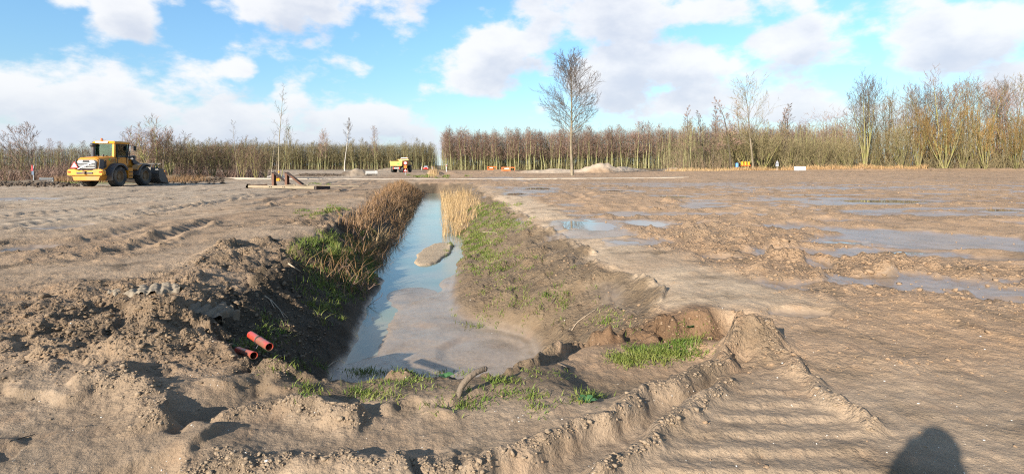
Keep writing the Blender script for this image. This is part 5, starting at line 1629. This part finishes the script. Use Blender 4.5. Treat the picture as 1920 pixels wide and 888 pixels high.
    MB().cyl((0.30, -0.45, 2.22), (0.30, -0.45, 2.42), 0.07, 12).cyl((-0.12, -0.4, 2.22), (-0.12, -0.4, 2.36), 0.06, 12).build('filler_cap', M_BLACK, L)
    MB().lathe([(3.42, 0.001), (3.42, 0.07), (3.46, 0.075), (3.60, 0.065), (3.65, 0.001)], (-0.35, 0.35, 0), 'z', 14, False).build('beacon', M_ORANGE, L, smooth=True)
    for s in (-1, 1):
        mm = MB().bar((s * 0.78, 1.70, 3.10), (s * 1.12, 1.82, 3.10), 0.03, 0.03).build('mirror_arm', M_BLACK, L)
        MB().box((s * 1.14, 1.80, 2.92), (0.20, 0.07, 0.36)).build('mirror', M_BLACK, mm, 0.02)
    # fenders: arched shells
    def fender(yc, s, a0, a1, mat, r=0.98, th=0.05, xa=0.66, xb=1.27, name='fender'):
        prof = []
        n_ = 9
        for i in range(n_):
            a = math.radians(a0 + (a1 - a0) * i / (n_ - 1)); prof.append((yc + r * math.cos(a), R + r * math.sin(a)))
        for i in range(n_ - 1, -1, -1):
            a = math.radians(a0 + (a1 - a0) * i / (n_ - 1)); prof.append((yc + (r - th) * math.cos(a), R + (r - th) * math.sin(a)))
        V = [(s * xa, p[0], p[1]) for p in prof] + [(s * xb, p[0], p[1]) for p in prof]; n2 = len(prof); Fc = []
        for i in range(n2): Fc.append((i, (i + 1) % n2, n2 + (i + 1) % n2, n2 + i))
        for base in (0, n2):
            for i in range(n_ - 1): Fc.append((base + i, base + i + 1, base + n2 - 2 - i, base + n2 - 1 - i))
        m = MB(); m.add(V, Fc); return m.build(name, mat, L)
    for s in (-1, 1):
        fender(0.0, s, 32, 195, M_GREY, 1.02, 0.13)
        fender(3.05, s, 60, 175, M_GREY, 1.00, 0.13)
        MB().prism([(1.98, 1.30), (2.25, 1.62), (2.75, 1.72), (2.72, 1.60), (2.30, 1.45), (2.10, 1.20)], s * 0.70, s * 1.20).build('fender_panel', M_YEL, L, 0.02)
        # steps and tank between the wheels
        MB().prism([(1.05, 0.62), (1.62, 0.62), (1.62, 1.42), (1.05, 1.42)], s * 0.72, s * 1.12).build('side_tank', M_YEL, L, 0.03)
        for k in range(3):
            MB().box((s * 1.17, 1.35, 0.55 + 0.28 * k), (0.10, 0.42, 0.04)).build('step', M_BLACK, L)
    # lift arms, tilt linkage and bucket
    for s in (-1, 1):
        MB().prism([(2.55, 2.02), (2.78, 2.10), (3.75, 1.62), (4.62, 0.62), (4.55, 0.40), (4.38, 0.45), (3.55, 1.30), (2.58, 1.80)], s * 0.40, s * 0.52).build('lift_arm', M_GREY, L, 0.02)
        MB().cyl((s * 0.46, 2.1, 1.05), (s * 0.46, 3.55, 1.38), 0.075, 12).cyl((s * 0.46, 3.2, 1.30), (s * 0.46, 3.65, 1.40), 0.04, 10).build('lift_cylinder', M_BLACK, L)
    MB().prism([(3.25, 1.55), (3.45, 1.50), (3.58, 2.35), (3.40, 2.42)], -0.12, 0.12).build('tilt_lever', M_GREY, L, 0.02)
    MB().cyl((0, 2.4, 2.12), (0, 3.42, 2.34), 0.085, 12).cyl((0, 3.0, 2.25), (0, 3.5, 2.36), 0.045, 10).build('tilt_cylinder', M_BLACK, L)
    MB().bar((0, 3.35, 1.55), (0, 4.45, 1.05), 0.14, 0.10).build('tilt_link', M_BLACK, L, 0.01)
    for k, (hx, hy) in enumerate(((0.2, 2.35), (0.32, 2.5), (-0.25, 2.45))):
        MB().cyl((hx, hy, 2.0), (hx, hy, 2.62 + 0.1 * k), 0.035, 8).build('hose_stand', M_BLACK, L)
    th = 0.05
    prof_o = [(4.50, 1.42), (4.42, 0.95), (4.50, 0.50), (4.75, 0.22), (5.75, 0.10), (5.95, 0.08)]
    prof_i = [(5.95, 0.12), (5.75, 0.16), (4.80, 0.29), (4.58, 0.54), (4.50, 0.95), (4.57, 1.42)]
    bk = MB(); pr = prof_o + prof_i
    V = [(-1.36, a, b) for a, b in pr] + [(1.36, a, b) for a, b in pr]; n2 = len(pr); nh = len(prof_o); Fc = []
    for i in range(n2): Fc.append((i, (i + 1) % n2, n2 + (i + 1) % n2, n2 + i))
    for base in (0, n2):
        for i in range(nh - 1): Fc.append((base + i, base + i + 1, base + n2 - 2 - i, base + n2 - 1 - i))
    bk.add(V, Fc); bucket = bk.build('bucket', M_STEEL, L)
    for s in (-1, 1):
        MB().prism([(4.50, 1.38), (4.46, 0.95), (4.55, 0.48), (4.80, 0.24), (5.90, 0.11), (5.70, 0.45), (5.05, 1.32)], s * 1.34, s * 1.40).build('bucket_side', M_STEEL, bucket, 0.008)
    for k in range(11):
        MB().bar((-1.25 + 0.25 * k, 4.52, 1.40), (-1.25 + 0.25 * k, 4.72, 1.72), 0.05, 0.05).build('guard_bar', M_STEEL, bucket)
    MB().bar((-1.40, 4.74, 1.74), (1.40, 4.74, 1.74), 0.07, 0.09).build('guard_rail', M_STEEL, bucket, 0.01)
    MB().box((0, 5.97, 0.09), (2.78, 0.16, 0.035)).build('cutting_edge', M_CHROME, bucket)
    # the driver, seated
    c = Matrix.Translation((X, Y, z0)) @ Matrix.Rotation(rz, 4, 'Z')
    J = [(0, 0.62, 2.45, .15, .12), (0, 0.60, 2.62, .15, .11), (0, 0.60, 2.80, .18, .11), (0, 0.62, 2.93, .07, .07), (0, 0.65, 3.02, .07, .08), (0, 0.66, 3.12, .08, .095),
         (0.20, 0.62, 2.86, .06), (0.27, 0.72, 2.66, .05), (0.17, 1.02, 2.62, .042), (0.13, 1.14, 2.62, .035), (0.11, 1.20, 2.62, .022),
         (-0.20, 0.62, 2.86, .06), (-0.27, 0.72, 2.66, .05), (-0.17, 1.02, 2.62, .042), (-0.13, 1.14, 2.62, .035), (-0.11, 1.20, 2.62, .022),
         (0.13, 0.95, 2.46, .085), (0.14, 1.12, 2.42, .07), (0.14, 1.25, 2.12, .055), (-0.13, 0.95, 2.46, .085), (-0.14, 1.12, 2.42, .07), (-0.14, 1.25, 2.12, .055)]
    E = [(0, 1), (1, 2), (2, 3), (3, 4), (4, 5), (2, 6), (6, 7), (7, 8), (8, 9), (9, 10), (2, 11), (11, 12), (12, 13), (13, 14), (14, 15), (0, 16), (16, 17), (17, 18), (0, 19), (19, 20), (20, 21)]
    def pm(cc):
        if cc.z > 2.96 or (cc.y > 1.06 and cc.z > 2.5): return 1
        return 2 if cc.z < 2.5 and cc.y > 0.75 else 0
    dr = human('person', J, E, ((M_HIVIS, M_SKIN, M_TROUS), pm), (X, Y, z0), rz, 'person in an orange jacket seated at the wheel in the loader cab')
    head_parts(dr, (0, 0.66, 3.08), (0, 1))
    return L
build_loader(-30.35, 39.6, math.radians(3.5))


# ---------------------------------------------------------------- articulated dump truck
def build_truck(X, Y, rz):
    z0 = float(gz(X, Y)) - 0.02
    T = empty('dump_truck', (X, Y, z0), rz, 'yellow articulated dump truck seen from behind, standing on the haul road', 'dump truck')
    R = 0.80
    for yy in (0.0, 1.75, 6.2):
        for s in (-1, 1): wheel(T, (s * 1.13, yy, R), R, 0.60, s, 16)
    MB().box((0, 1.0, 1.05), (0.9, 4.2, 0.5)).box((0, 5.6, 1.1), (0.9, 3.8, 0.5)).build('chassis', M_BLACK, T, 0.03)
    MB().box((0, -1.0, 1.05), (1.6, 0.14, 0.36)).build('rear_bumper', M_REDP, T, 0.02)
    MB().box((0, -1.09, 1.02), (0.95, 0.03, 0.22)).build('number_plate', M_WHITE, T)
    MB().box((0, -1.11, 1.02), (0.75, 0.02, 0.13)).build('plate_recess', M_BLACK, T)
    for s in (-1, 1): MB().box((s * 0.68, -1.09, 1.06), (0.16, 0.04, 0.12)).build('tail_light', M_LAMP_RED, T)
    # tipping body: open tub with sloping sides
    def tub(y, wb, wt, zb, zt): return [(-wb, y, zb), (wb, y, zb), (wt, y, zt), (-wt, y, zt)]
    outer = [tub(-1.35, 1.15, 1.42, 1.55, 2.70), tub(3.9, 1.15, 1.42, 1.45, 2.85), tub(4.5, 1.2, 1.42, 2.3, 3.1)]
    b = MB(); V, Fc = [], []
    for r_ in outer: V += r_
    inner = [tub(-1.35, 1.05, 1.32, 1.70, 2.70), tub(3.85, 1.05, 1.32, 1.62, 2.85), tub(4.35, 1.05, 1.32, 2.4, 3.1)]
    for r_ in inner: V += r_
    for k in (0, 1):
        o = 4 * k; i = 12 + 4 * k
        for a_, b_ in ((0, 1), (1, 2), (3, 0)): Fc.append((o + a_, o + b_, o + 4 + b_, o + 4 + a_)); Fc.append((i + a_, i + 4 + a_, i + 4 + b_, i + b_))
        for a_ in (2, 3): Fc.append((o + a_, o + 4 + a_, i + 4 + a_, i + a_))
    Fc += [(8, 9, 10, 11), (20, 21, 22, 23), (10, 22, 23, 11), (0, 1, 13, 12), (1, 2, 14, 13), (3, 0, 12, 15)]
    b.add(V, Fc); body = b.build('dump_body', M_YELD, T)
    MB().prism([(-1.30, 1.50), (1.30, 1.50), (1.46, 2.55), (-1.46, 2.55)], -1.48, -1.38, 'y').build('tailgate', M_YELD, body, 0.03)
    for k in range(5):
        for s in (-1, 1): MB().bar((s * 1.22, -0.6 + k * 0.95, 1.55), (s * 1.46, -0.6 + k * 0.95, 2.75), 0.10, 0.10, up=(0, 1, 0)).build('body_rib', M_YELD, body)
    MB().box((0.55, -1.495, 2.0), (0.55, 0.01, 0.36)).build('decal', M_GREEN, body)
    # cab ahead of the body
    MB().loft([[(-0.95, 5.1, 1.5), (0.95, 5.1, 1.5), (0.95, 6.9, 1.5), (-0.95, 6.9, 1.5)], [(-0.95, 5.1, 2.5), (0.95, 5.1, 2.5), (0.95, 6.8, 2.5), (-0.95, 6.8, 2.5)], [(-0.85, 5.2, 3.35), (0.85, 5.2, 3.35), (0.85, 6.4, 3.35), (-0.85, 6.4, 3.35)]]).build('cab', M_YELD, T, 0.05)
    MB().box((0, 5.8, 3.40), (1.6, 1.1, 0.10)).build('cab_roof', M_WHITE, T, 0.03)
    MB().prism([(6.9, 1.3), (8.6, 1.2), (8.6, 1.9), (6.9, 2.3)], -0.9, 0.9).build('hood', M_YELD, T, 0.06)
    MB().box((0, 5.09, 2.95), (1.3, 0.03, 0.6)).build('rear_window', M_WIN, T)
    for s in (-1, 1):
        MB().box((s * 0.93, 5.8, 2.9), (0.03, 0.8, 0.6)).build('side_window', M_WIN, T)
        MB().prism([(5.3, 1.55), (5.6, 1.75), (6.8, 1.75), (7.1, 1.55), (7.1, 1.48), (5.3, 1.48)], s * 0.85, s * 1.45).build('mudguard', M_GREY, T, 0.02)
        ma = MB().bar((s * 0.95, 6.6, 2.8), (s * 1.45, 6.7, 2.8), 0.04, 0.04).build('mirror_arm', M_BLACK, T)
        MB().box((s * 1.45, 6.7, 2.6), (0.22, 0.08, 0.45)).build('mirror', M_BLACK, ma, 0.02)
    MB().lathe([(3.45, 0.001), (3.45, 0.08), (3.6, 0.07), (3.66, 0.001)], (0.5, 5.8, 0), 'z', 12, False).build('beacon', M_ORANGE, T, smooth=True)
tx, ty, tz = at(746, 323, 121)
build_truck(tx, ty, math.radians(-4))

# ---------------------------------------------------------------- rusty levelling beam
def build_beam():
    a = np.array(at(466, 348, 38.2)); b = np.array(at(590, 353, 34.6)); c = np.array(at(612, 352.5, 35.2))
    zb = float(gz(a[0], a[1])) ; zb2 = float(gz(b[0], b[1]))
    o = Vector((a[0], a[1], zb + 0.02))
    E = empty('levelling_beam', o, 0, 'long timber levelling beam with two rusty steel braced posts, lying on the mud', 'levelling beam')
    A = Vector((0, 0, 0.13)); B = Vector((b[0] - a[0], b[1] - a[1], zb2 - zb + 0.12))
    dr = (B - A).normalized(); sd = Vector((-dr.y, dr.x, 0)).normalized()   # away from the camera
    MB().bar(A, B, 0.10, 0.19, up=(0, 0, 1)).build('front_beam', M_TIMBER, E, 0.012)
    MB().bar(A + Vector((0, 0, 0.11)), B + Vector((0, 0, 0.11)), 0.24, 0.03).build('top_flange', M_TIMBER, E, 0.005)
    off = sd * 1.3
    MB().bar(A + off * 0.9 + dr * 0.4 + Vector((0, 0, -0.04)), B + off * 0.85 + Vector((0, 0, -0.02)), 0.16, 0.16).build('rear_beam', M_TIMBER, E, 0.012)
    MB().bar(B + dr * 0.06, B + off * 0.85 + dr * 0.10, 0.20, 0.24).build('end_beam', M_RUSTD, E, 0.015)
    MB().bar(A + dr * 0.1, A + off * 0.9 + dr * 0.45, 0.12, 0.24).build('end_beam', M_RUST, E, 0.015)
    tot = (B - A).length
    for k, f in enumerate((0.37, 0.57)):
        base = A + (B - A) * f + sd * 0.12
        base = Vector((base.x, base.y, base.z - 0.1)); top = base + Vector((0, 0, 1.08))
        p = MB().bar(base, top, 0.24, 0.06, up=tuple(sd)).bar(base + sd * 0.14, top + sd * 0.14, 0.24, 0.06, up=tuple(sd)).bar(base + sd * 0.07, top + sd * 0.07, 0.05, 0.14, up=tuple(sd)).build('post', M_RUST, E, 0.008)
        MB().box(tuple(top + Vector((0, 0, 0.02))), (0.24, 0.24, 0.05)).build('post_cap', M_RUSTD, p, 0.005)
        MB().prism([(-0.22, 0.0), (0.24, 0.0), (0.12, 0.30), (-0.10, 0.30)], -0.04, 0.04, 'y').build('gusset', M_RUST, E)
        bpy.context.view_layer.update()
        E.children[-1].location = base
        e1 = base + sd * 1.15 + dr * 0.85 - Vector((0, 0, 0.05))
        MB().bar(top + dr * 0.10, e1, 0.24, 0.16).build('brace', M_RUSTD, E, 0.008)
        if k == 0:
            MB().bar(top - dr * 0.05, base + sd * 1.0 - dr * 1.05 - Vector((0, 0, 0.02)), 0.15, 0.12).build('brace', M_RUST, E, 0.008)
        else:
            MB().bar(top + dr * 0.02, base + sd * 0.75 + dr * 1.15 - Vector((0, 0, 0.05)), 0.15, 0.12).build('brace', M_RUST, E, 0.008)
        MB().box(tuple(e1 + Vector((-0.1, 0, 0.14))), (0.22, 0.22, 0.34)).build('foot_block', M_TIMBER, E, 0.01)
        for j in (-1, 1):
            q = A + (B - A) * f - sd * 0.06 + dr * 0.09 * j
            MB().cyl(tuple(q), tuple(q - sd * 0.05), 0.03, 6).build('bolt', M_RUSTD, E)
build_beam()

# ---------------------------------------------------------------- red drain pipes
def red_pipe(p_end, p_in, r, label, strap=False):
    a = Vector(p_end); b = Vector(p_in)
    E = empty('drain_pipe', a, 0, label, 'pipe')
    m = simple_mat('pvc_red', (0.52, 0.026, 0.014), 0.35, var=0.06, scale=9, dirt=(0.17, 0.10, 0.062), dirt_amt=0.72)
    d = (b - a); ax = d.normalized(); x = ax.orthogonal().normalized(); y = ax.cross(x); n = 28
    V, Fc = [], []
    for (t, rr) in ((1, r), (0, r), (0, r * 0.90), (1, r * 0.90)):
        for i in range(n):
            an = 2 * math.pi * i / n; V.append(d * t + (x * math.cos(an) + y * math.sin(an)) * rr)
    for k in range(4):
        for i in range(n): Fc.append((k * n + i, k * n + (i + 1) % n, ((k + 1) % 4) * n + (i + 1) % n, ((k + 1) % 4) * n + i))
    MB().add(V, Fc).build('pipe', m, E, smooth=False)
    if strap:
        c0 = d * 0.52
        ring = [c0 + (x * math.cos(t) + y * math.sin(t)) * (r * 1.06) for t in np.linspace(0, 2 * math.pi, 22)]
        rod('strap', [tuple(q) for q in ring], [0.006] * 22, M_BLACK, 6, parent=E)
        rod('strap_tail', [tuple(c0 + Vector((0, -0.0, -r))), tuple(c0 + Vector((-0.03, -0.03, -r - 0.06))), tuple(c0 + Vector((-0.05, -0.03, -r - 0.13)))], [0.006, 0.006, 0.005], M_BLACK, 6, parent=E)
red_pipe(at(505, 650, 4.72), at(470, 627, 5.25), 0.034, 'red plastic drain pipe with a black strap, poking out of the left bank', True)
red_pipe(at(476, 666, 4.60), at(446, 656, 5.1), 0.032, 'red plastic drain pipe half buried in soil below the strapped one')

# ---------------------------------------------------------------- signs, barriers and other site things
M_DULL = simple_mat('board_grey', (0.10, 0.105, 0.11), 0.7, var=0.2, scale=4)
M_REDD = simple_mat('paint_dull_red', (0.34, 0.03, 0.03), 0.6, var=0.1)
def board_barrier(name, px0, px1, py0, py1, Y, mats, label, gap=True):
    x0 = (px0 - 960) / F * Y; x1 = (px1 - 960) / F * Y; w = x1 - x0; zg = float(gz((x0 + x1) / 2, Y)); h = (py1 - py0) / F * Y
    E = empty(name, ((x0 + x1) / 2, Y, zg), 0, label, 'barrier')
    for s in (-1, 1):
        MB().box((s * w * 0.46, 0.06, h * 0.5), (0.07, 0.06, h)).box((s * w * 0.46, 0.06, 0.03), (0.10, 0.55, 0.06)).build('post', M_GALV, E, 0.008)
    bh = h * 0.38
    for zc in (h * 0.78, h * 0.26):
        MB().box((0, 0, zc), (w, 0.05, bh)).build('board', mats, E, 0.012)
    return E
board_barrier('board_barrier', 1489, 1511, 314.5, 322.5, 99.3, M_WHITE, 'low barrier of two white boards standing before the thicket')
E = board_barrier('board_barrier', 75, 98, 332, 343, 46.8, M_DULL, 'low grey barrier of two boards standing behind the dark clods')
E.rotation_euler = (0, 0, 0.15)

def triangle_sign():
    Y = 99.6; x = (1457 - 960) / F * Y; z = float(gz(x, Y))
    E = empty('road_sign', (x, Y, z), 0.1, 'triangular road sign with a plate below, its grey back turned to the field', 'sign')
    MB().cyl((0, 0, -0.2), (0, 0, 1.75), 0.035, 10).build('post', M_GALV, E)
    MB().prism([(-0.36, 1.22), (0.36, 1.22), (0.05, 1.84), (-0.05, 1.84)], -0.06, -0.045, 'y').build('sign_panel', M_GALV, E)
    MB().prism([(-0.36, 1.22), (0.36, 1.22), (0.05, 1.84), (-0.05, 1.84)], -0.044, -0.038, 'y').build('sign_front', M_REDP, E)
    MB().box((0, -0.05, 0.98), (0.62, 0.015, 0.42)).build('lower_plate', M_GALV, E, 0.004)
    MB().box((0, -0.07, 1.22), (0.66, 0.03, 0.05)).build('bracket', M_BLACK, E)
triangle_sign()

def round_sign():
    Y = 86.0; x = (760 - 960) / F * Y; z = float(gz(x, Y))
    E = empty('road_sign', (x, Y, z), math.radians(10), 'round red and white no-vehicles sign with an orange plate and warning triangle on one post', 'sign')
    MB().cyl((0, 0, -0.2), (0, 0, 2.2), 0.035, 10).build('post', M_GALV, E)
    dd = MB().cyl((0, -0.045, 1.93), (0, -0.06, 1.93), 0.30, 28).build('disc', M_REDP, E)
    MB().cyl((0, -0.062, 1.93), (0, -0.068, 1.93), 0.20, 28).build('disc_centre', M_WHITE, dd)
    MB().box((0, -0.05, 1.32), (0.52, 0.02, 0.46)).build('orange_plate', M_AMBER, E, 0.005)
    tri = MB().prism([(-0.33, 0.55), (0.33, 0.55), (0.0, 1.10)], -0.07, -0.055, 'y').build('warning_triangle', M_REDP, E)
    MB().prism([(-0.19, 0.62), (0.19, 0.62), (0.0, 0.94)], -0.078, -0.072, 'y').build('triangle_face', M_WHITE, tri)
    MB().prism([(-0.05, 0.65), (0.08, 0.65), (0.02, 0.84)], -0.084, -0.08, 'y').build('triangle_symbol', M_BLACK, tri)
round_sign()

def side_sign():
    Y = 47.4; x = (63 - 960) / F * Y; z = float(gz(x, Y))
    E = empty('road_sign', (x, Y, z), math.radians(-62 + 43), 'thin post with a red edged triangle seen edge-on and a grey-blue plate', 'sign')
    MB().cyl((0, 0, -0.2), (0, 0, 1.62), 0.03, 10).build('post', M_GALV, E)
    t = MB().prism([(-0.30, 1.12), (0.05, 1.12), (0.05, 1.16), (-0.08, 1.64), (-0.17, 1.64)], -0.06, -0.04, 'y').build('sign_panel', M_REDD, E)
    MB().box((-0.02, -0.05, 0.93), (0.30, 0.02, 0.34)).build('lower_plate', simple_mat('plate_greyblue', (0.08, 0.11, 0.16), 0.6, var=0.1), E, 0.004)
side_sign()

def orange_barrier(px0, px1, py_t, py_b, Y, label, rz):
    x0 = (px0 - 960) / F * Y; x1 = (px1 - 960) / F * Y; w = x1 - x0; xc = (x0 + x1) / 2
    zb = float(gz(xc, Y)); h = 0.78
    E = empty('plastic_barrier', (xc, Y, zb), rz, label, 'barrier')
    MB().box((0, 0, h - 0.09), (w, 0.14, 0.18)).build('top_rail', M_ORANGE, E, 0.03)
    MB().prism([(-w / 2, 0), (w * 0.18, 0), (w * 0.12, 0.34), (-w / 2 + 0.1, 0.34)], -0.16, 0.16, 'y').build('base_block', M_ORANGE, E, 0.04)
    for f in (-0.46, -0.15, 0.12, 0.46):
        MB().box((w * f, 0.0, h / 2), (0.10, 0.12, h - 0.1)).build('upright', M_ORANGE, E, 0.02)
    MB().box((-w * 0.1, -0.09, 0.50), (w * 0.35, 0.03, 0.14)).build('reflective_strip', M_WHITE, E)
orange_barrier(914, 931, 308, 314, 119, 'smaller orange plastic barrier on the sand bank before the wood', 0.15)
orange_barrier(940, 966, 311, 317, 113, 'longer orange plastic barrier on the sand bank nearer the lone tree', -0.1)

def tank_rack():
    Y = 101.5; x = (1398 - 960) / F * Y; z = float(gz(x, Y))
    E = empty('tank_rack', (x, Y, z), 0, 'orange-red rack on crossed legs standing among bare trees', 'rack')
    MB().box((0, 0, 0.92), (1.7, 0.6, 0.14)).build('tray', M_ORANGE, E, 0.02)
    for s in (-1, 1):
        MB().bar((s * 0.2, -0.2, 0.9), (s * 0.75, -0.25, -0.05), 0.07, 0.07).bar((s * 0.2, 0.2, 0.9), (s * 0.75, 0.25, -0.05), 0.07, 0.07).build('leg', M_STICKD, E)
    labs = ('yellow tank at the drum end of the orange-red rack', 'yellow tank in the middle of the orange-red rack', 'yellow tank at the far end of the rack from the blue drum')
    for dx, hh, ww, lb in ((-0.62, 0.72, 0.42, labs[0]), (0.0, 0.68, 0.42, labs[1]), (0.62, 0.66, 0.38, labs[2])):
        K = empty('yellow_tank', (x + dx, Y, z + 0.99), 0, lb, 'tank')
        MB().lathe([(0.0, 0.001), (0.0, ww / 2), (hh * 0.82, ww / 2), (hh, ww * 0.30), (hh, 0.001)], (0, 0, 0), 'z', 16, False).build('tank_body', M_YEL2, K)
        MB().cyl((0, 0, hh), (0, 0, hh + 0.06), 0.07, 10).build('cap', M_BLACK, K)
    xb = (1382 - 960) / F * 101; zb = float(gz(xb, 101))
    Bn = empty('blue_drum', (xb, 101, zb), 0, 'blue drum mounted on a post beside the rack of yellow tanks', 'drum')
    MB().lathe([(0.62, 0.001), (0.62, 0.24), (0.66, 0.26), (1.0, 0.25), (1.04, 0.265), (1.34, 0.25), (1.40, 0.20), (1.42, 0.001)], (0, 0, 0), 'z', 18, False).build('drum', M_BLUE, Bn)
    MB().cyl((0, 0, -0.2), (0, 0, 0.66), 0.05, 8).build('post', M_STICKD, Bn)
tank_rack()

def yellow_box(px, py_b, Y, s, label):
    x = (px - 960) / F * Y; z = float(gz(x, Y)); zb = CAM_H + (HOR - py_b) / F * Y
    E = empty('marker_box', (x, Y, z), 0.2, label, 'marker box')
    MB().box((0, 0, (zb - z) / 2 - 0.1), (0.09, 0.09, zb - z + 0.2)).build('post', M_STICKD, E)
    MB().prism([(-0.28 * s, 0), (0.28 * s, 0), (0.33 * s, 0.10 * s), (0.33 * s, 0.36 * s), (-0.33 * s, 0.36 * s), (-0.33 * s, 0.10 * s)], -0.2 * s, 0.2 * s, 'y').build('box', M_YEL2, E, 0.02)
    E.children[-1].location = (0, 0, zb - z)
    MB().box((0.22 * s, -0.03, -0.10 * s), (0.16 * s, 0.2 * s, 0.2 * s)).build('spout', M_YEL2, E, 0.02)
    E.children[-1].location = (0, 0, zb - z)
    MB().lathe([(0.36 * s, 0.30 * s), (0.50 * s, 0.26 * s), (0.60 * s, 0.12 * s), (0.62 * s, 0.001)], (0, 0, 0), 'z', 16, False).build('lid', M_RUST, E, smooth=True)
    E.children[-1].location = (0, 0, zb - z)
yellow_box(519, 320.5, 56, 0.95, 'yellow box with a rusty domed lid on a post behind the levelling beam')
yellow_box(306, 320, 52, 0.55, 'small yellow box on a post beyond the loader bucket')

def concrete_pipe():
    Y = 80.5; x = (686 - 960) / F * Y; z = float(gz(x, Y))
    E = empty('concrete_pipe', (x, Y, z + 0.27), math.radians(30), 'pale concrete pipe lying on the heap before the wood', 'pipe')
    MB().lathe([(0, 0.30), (1.6, 0.30), (1.6, 0.22), (0, 0.22)], (0, 0, 0), 'x', 24).build('pipe', M_CONC, E)
    MB().lathe([(-0.12, 0.34), (0.14, 0.34), (0.14, 0.25), (-0.12, 0.25)], (1.55, 0, 0), 'x', 24).build('socket_end', M_CONC, E)
concrete_pipe()

def marker_post(px, py_b, Y, h, label, group):
    x = (px - 960) / F * Y; z = float(gz(x, Y))
    E = empty('marker_post', (x, Y, z), 0, label, 'post', group)
    MB().prism([(-0.09, 0), (0.09, 0), (0.09, h - 0.08), (0.0, h), (-0.09, h - 0.06)], -0.07, 0.07, 'y').build('post', M_GALV, E, 0.01)
    MB().box((0, -0.075, h * 0.8), (0.17, 0.02, h * 0.12)).build('reflector', M_REDP, E)
marker_post(790.5, 316, 190, 1.15, 'pale marker post on the far road, on the dump truck side of the red car', None)
marker_post(810.5, 315, 195, 1.25, 'pale marker post on the far road, between the red car and the wood', None)
marker_post(837, 318, 130, 1.9, 'dark grey post at the corner of the wood beyond the reeds', None)

def red_car():
    Y = 178; x = (798 - 960) / F * Y; z = float(gz(x, Y))
    E = empty('red_car', (x, Y, z), math.radians(12), 'small red car with a pale roof parked at the mouth of the forest ride', 'car')
    MB().prism([(-1.9, 0.30), (1.9, 0.30), (1.95, 0.70), (1.7, 0.92), (0.9, 0.98), (-1.75, 0.98), (-1.95, 0.70)], -0.82, 0.82).build('body', M_REDP, E, 0.06, seg=3)
    MB().loft([[(-0.78, -1.5, 0.96), (0.78, -1.5, 0.96), (0.78, 0.95, 0.96), (-0.78, 0.95, 0.96)], [(-0.62, -1.1, 1.52), (0.62, -1.1, 1.52), (0.62, 0.35, 1.52), (-0.62, 0.35, 1.52)]]).build('cabin', M_WIN, E, 0.04)
    MB().box((0, -0.38, 1.545), (1.22, 1.5, 0.05)).build('roof', M_GALV, E, 0.02)
    MB().box((0, -1.34, 1.22), (1.1, 0.03, 0.40), (-0.62, 0, 0)).build('window', M_GALV, E)  # pale metal tone stands in for the reflection in the windscreen
    for yy in (-1.2, 1.25):
        for s in (-1, 1): wheel(E, (s * 0.74, yy, 0.31), 0.31, 0.2, s, 6)
    for s in (-1, 1): MB().box((s * 0.62, -1.94, 0.72), (0.28, 0.06, 0.16)).build('headlight', M_WHITE, E)
red_car()

# ---------------------------------------------------------------- the photographer, whose shadow falls into the picture
def photographer():
    x0, y0 = -0.05, -0.30
    z0 = float(gz(x0, y0))
    J = [(0, 0, 0.95, .16, .12), (0, 0, 1.12, .15, .11), (0, 0, 1.32, .18, .12), (0, 0, 1.45, .20, .14), (0, 0.01, 1.53, .15, .12), (0, 0.03, 1.60, .11, .11), (0, 0.03, 1.68, .115, .115), (0, 0.02, 1.75, .08, .08),
         (0.19, 0, 1.40, .12), (0.22, 0.08, 1.24, .10), (0.13, 0.12, 1.48, .07), (0.09, 0.14, 1.57, .05),
         (-0.19, 0, 1.40, .12), (-0.22, 0.08, 1.24, .10), (-0.13, 0.12, 1.48, .07), (-0.09, 0.14, 1.57, .05),
         (0.10, 0, 0.86, .10), (0.12, 0.01, 0.50, .075), (0.13, -0.02, 0.10, .05), (0.14, 0.12, 0.045, .04), (-0.10, 0, 0.86, .10), (-0.12, 0.01, 0.50, .075), (-0.13, -0.02, 0.10, .05), (-0.14, 0.12, 0.045, .04)]
    E = [(0, 1), (1, 2), (2, 3), (3, 4), (4, 5), (5, 6), (6, 7), (2, 8), (8, 9), (9, 10), (10, 11), (2, 12), (12, 13), (13, 14), (14, 15), (0, 16), (16, 17), (17, 18), (18, 19), (0, 20), (20, 21), (21, 22), (22, 23)]
    # fingers
    for s, wr in ((1, 11), (-1, 15)):
        for k in range(5):
            b = len(J); J.append((s * (0.085 - 0.004 * k), 0.165, 1.60 + 0.018 * (k - 2), .010)); J.append((s * (0.055), 0.19 - 0.01 * (k == 4), 1.605 + 0.017 * (k - 2), .009))
            E += [(wr, b), (b, b + 1)]
    def pm(c):
        if c.z > 1.49 and abs(c.x) < 0.12: return 1
        return 2 if c.z < 0.93 else 0
    o = human('person', J, E, ((M_JACKET, M_SKIN, M_TROUS), pm), (x0, y0, z0 - 0.01), 0.0, 'person in a dark jacket holding a camera up, whose shadow falls on the sand')
    head_parts(o, (0, 0.03, 1.66), (0, 1))
    K = empty('hand_camera', (x0, y0 + 0.155, z0 + 1.60), 0, 'black camera held up in both hands by the person in the dark jacket', 'camera')
    MB().box((0, 0, 0), (0.13, 0.05, 0.09)).box((0, 0, 0.055), (0.05, 0.045, 0.035)).build('camera_body', M_BLACK, K, 0.006)
    MB().cyl((0, 0.02, 0), (0, 0.075, 0), 0.032, 18).build('lens', M_BLACK, K)
photographer()
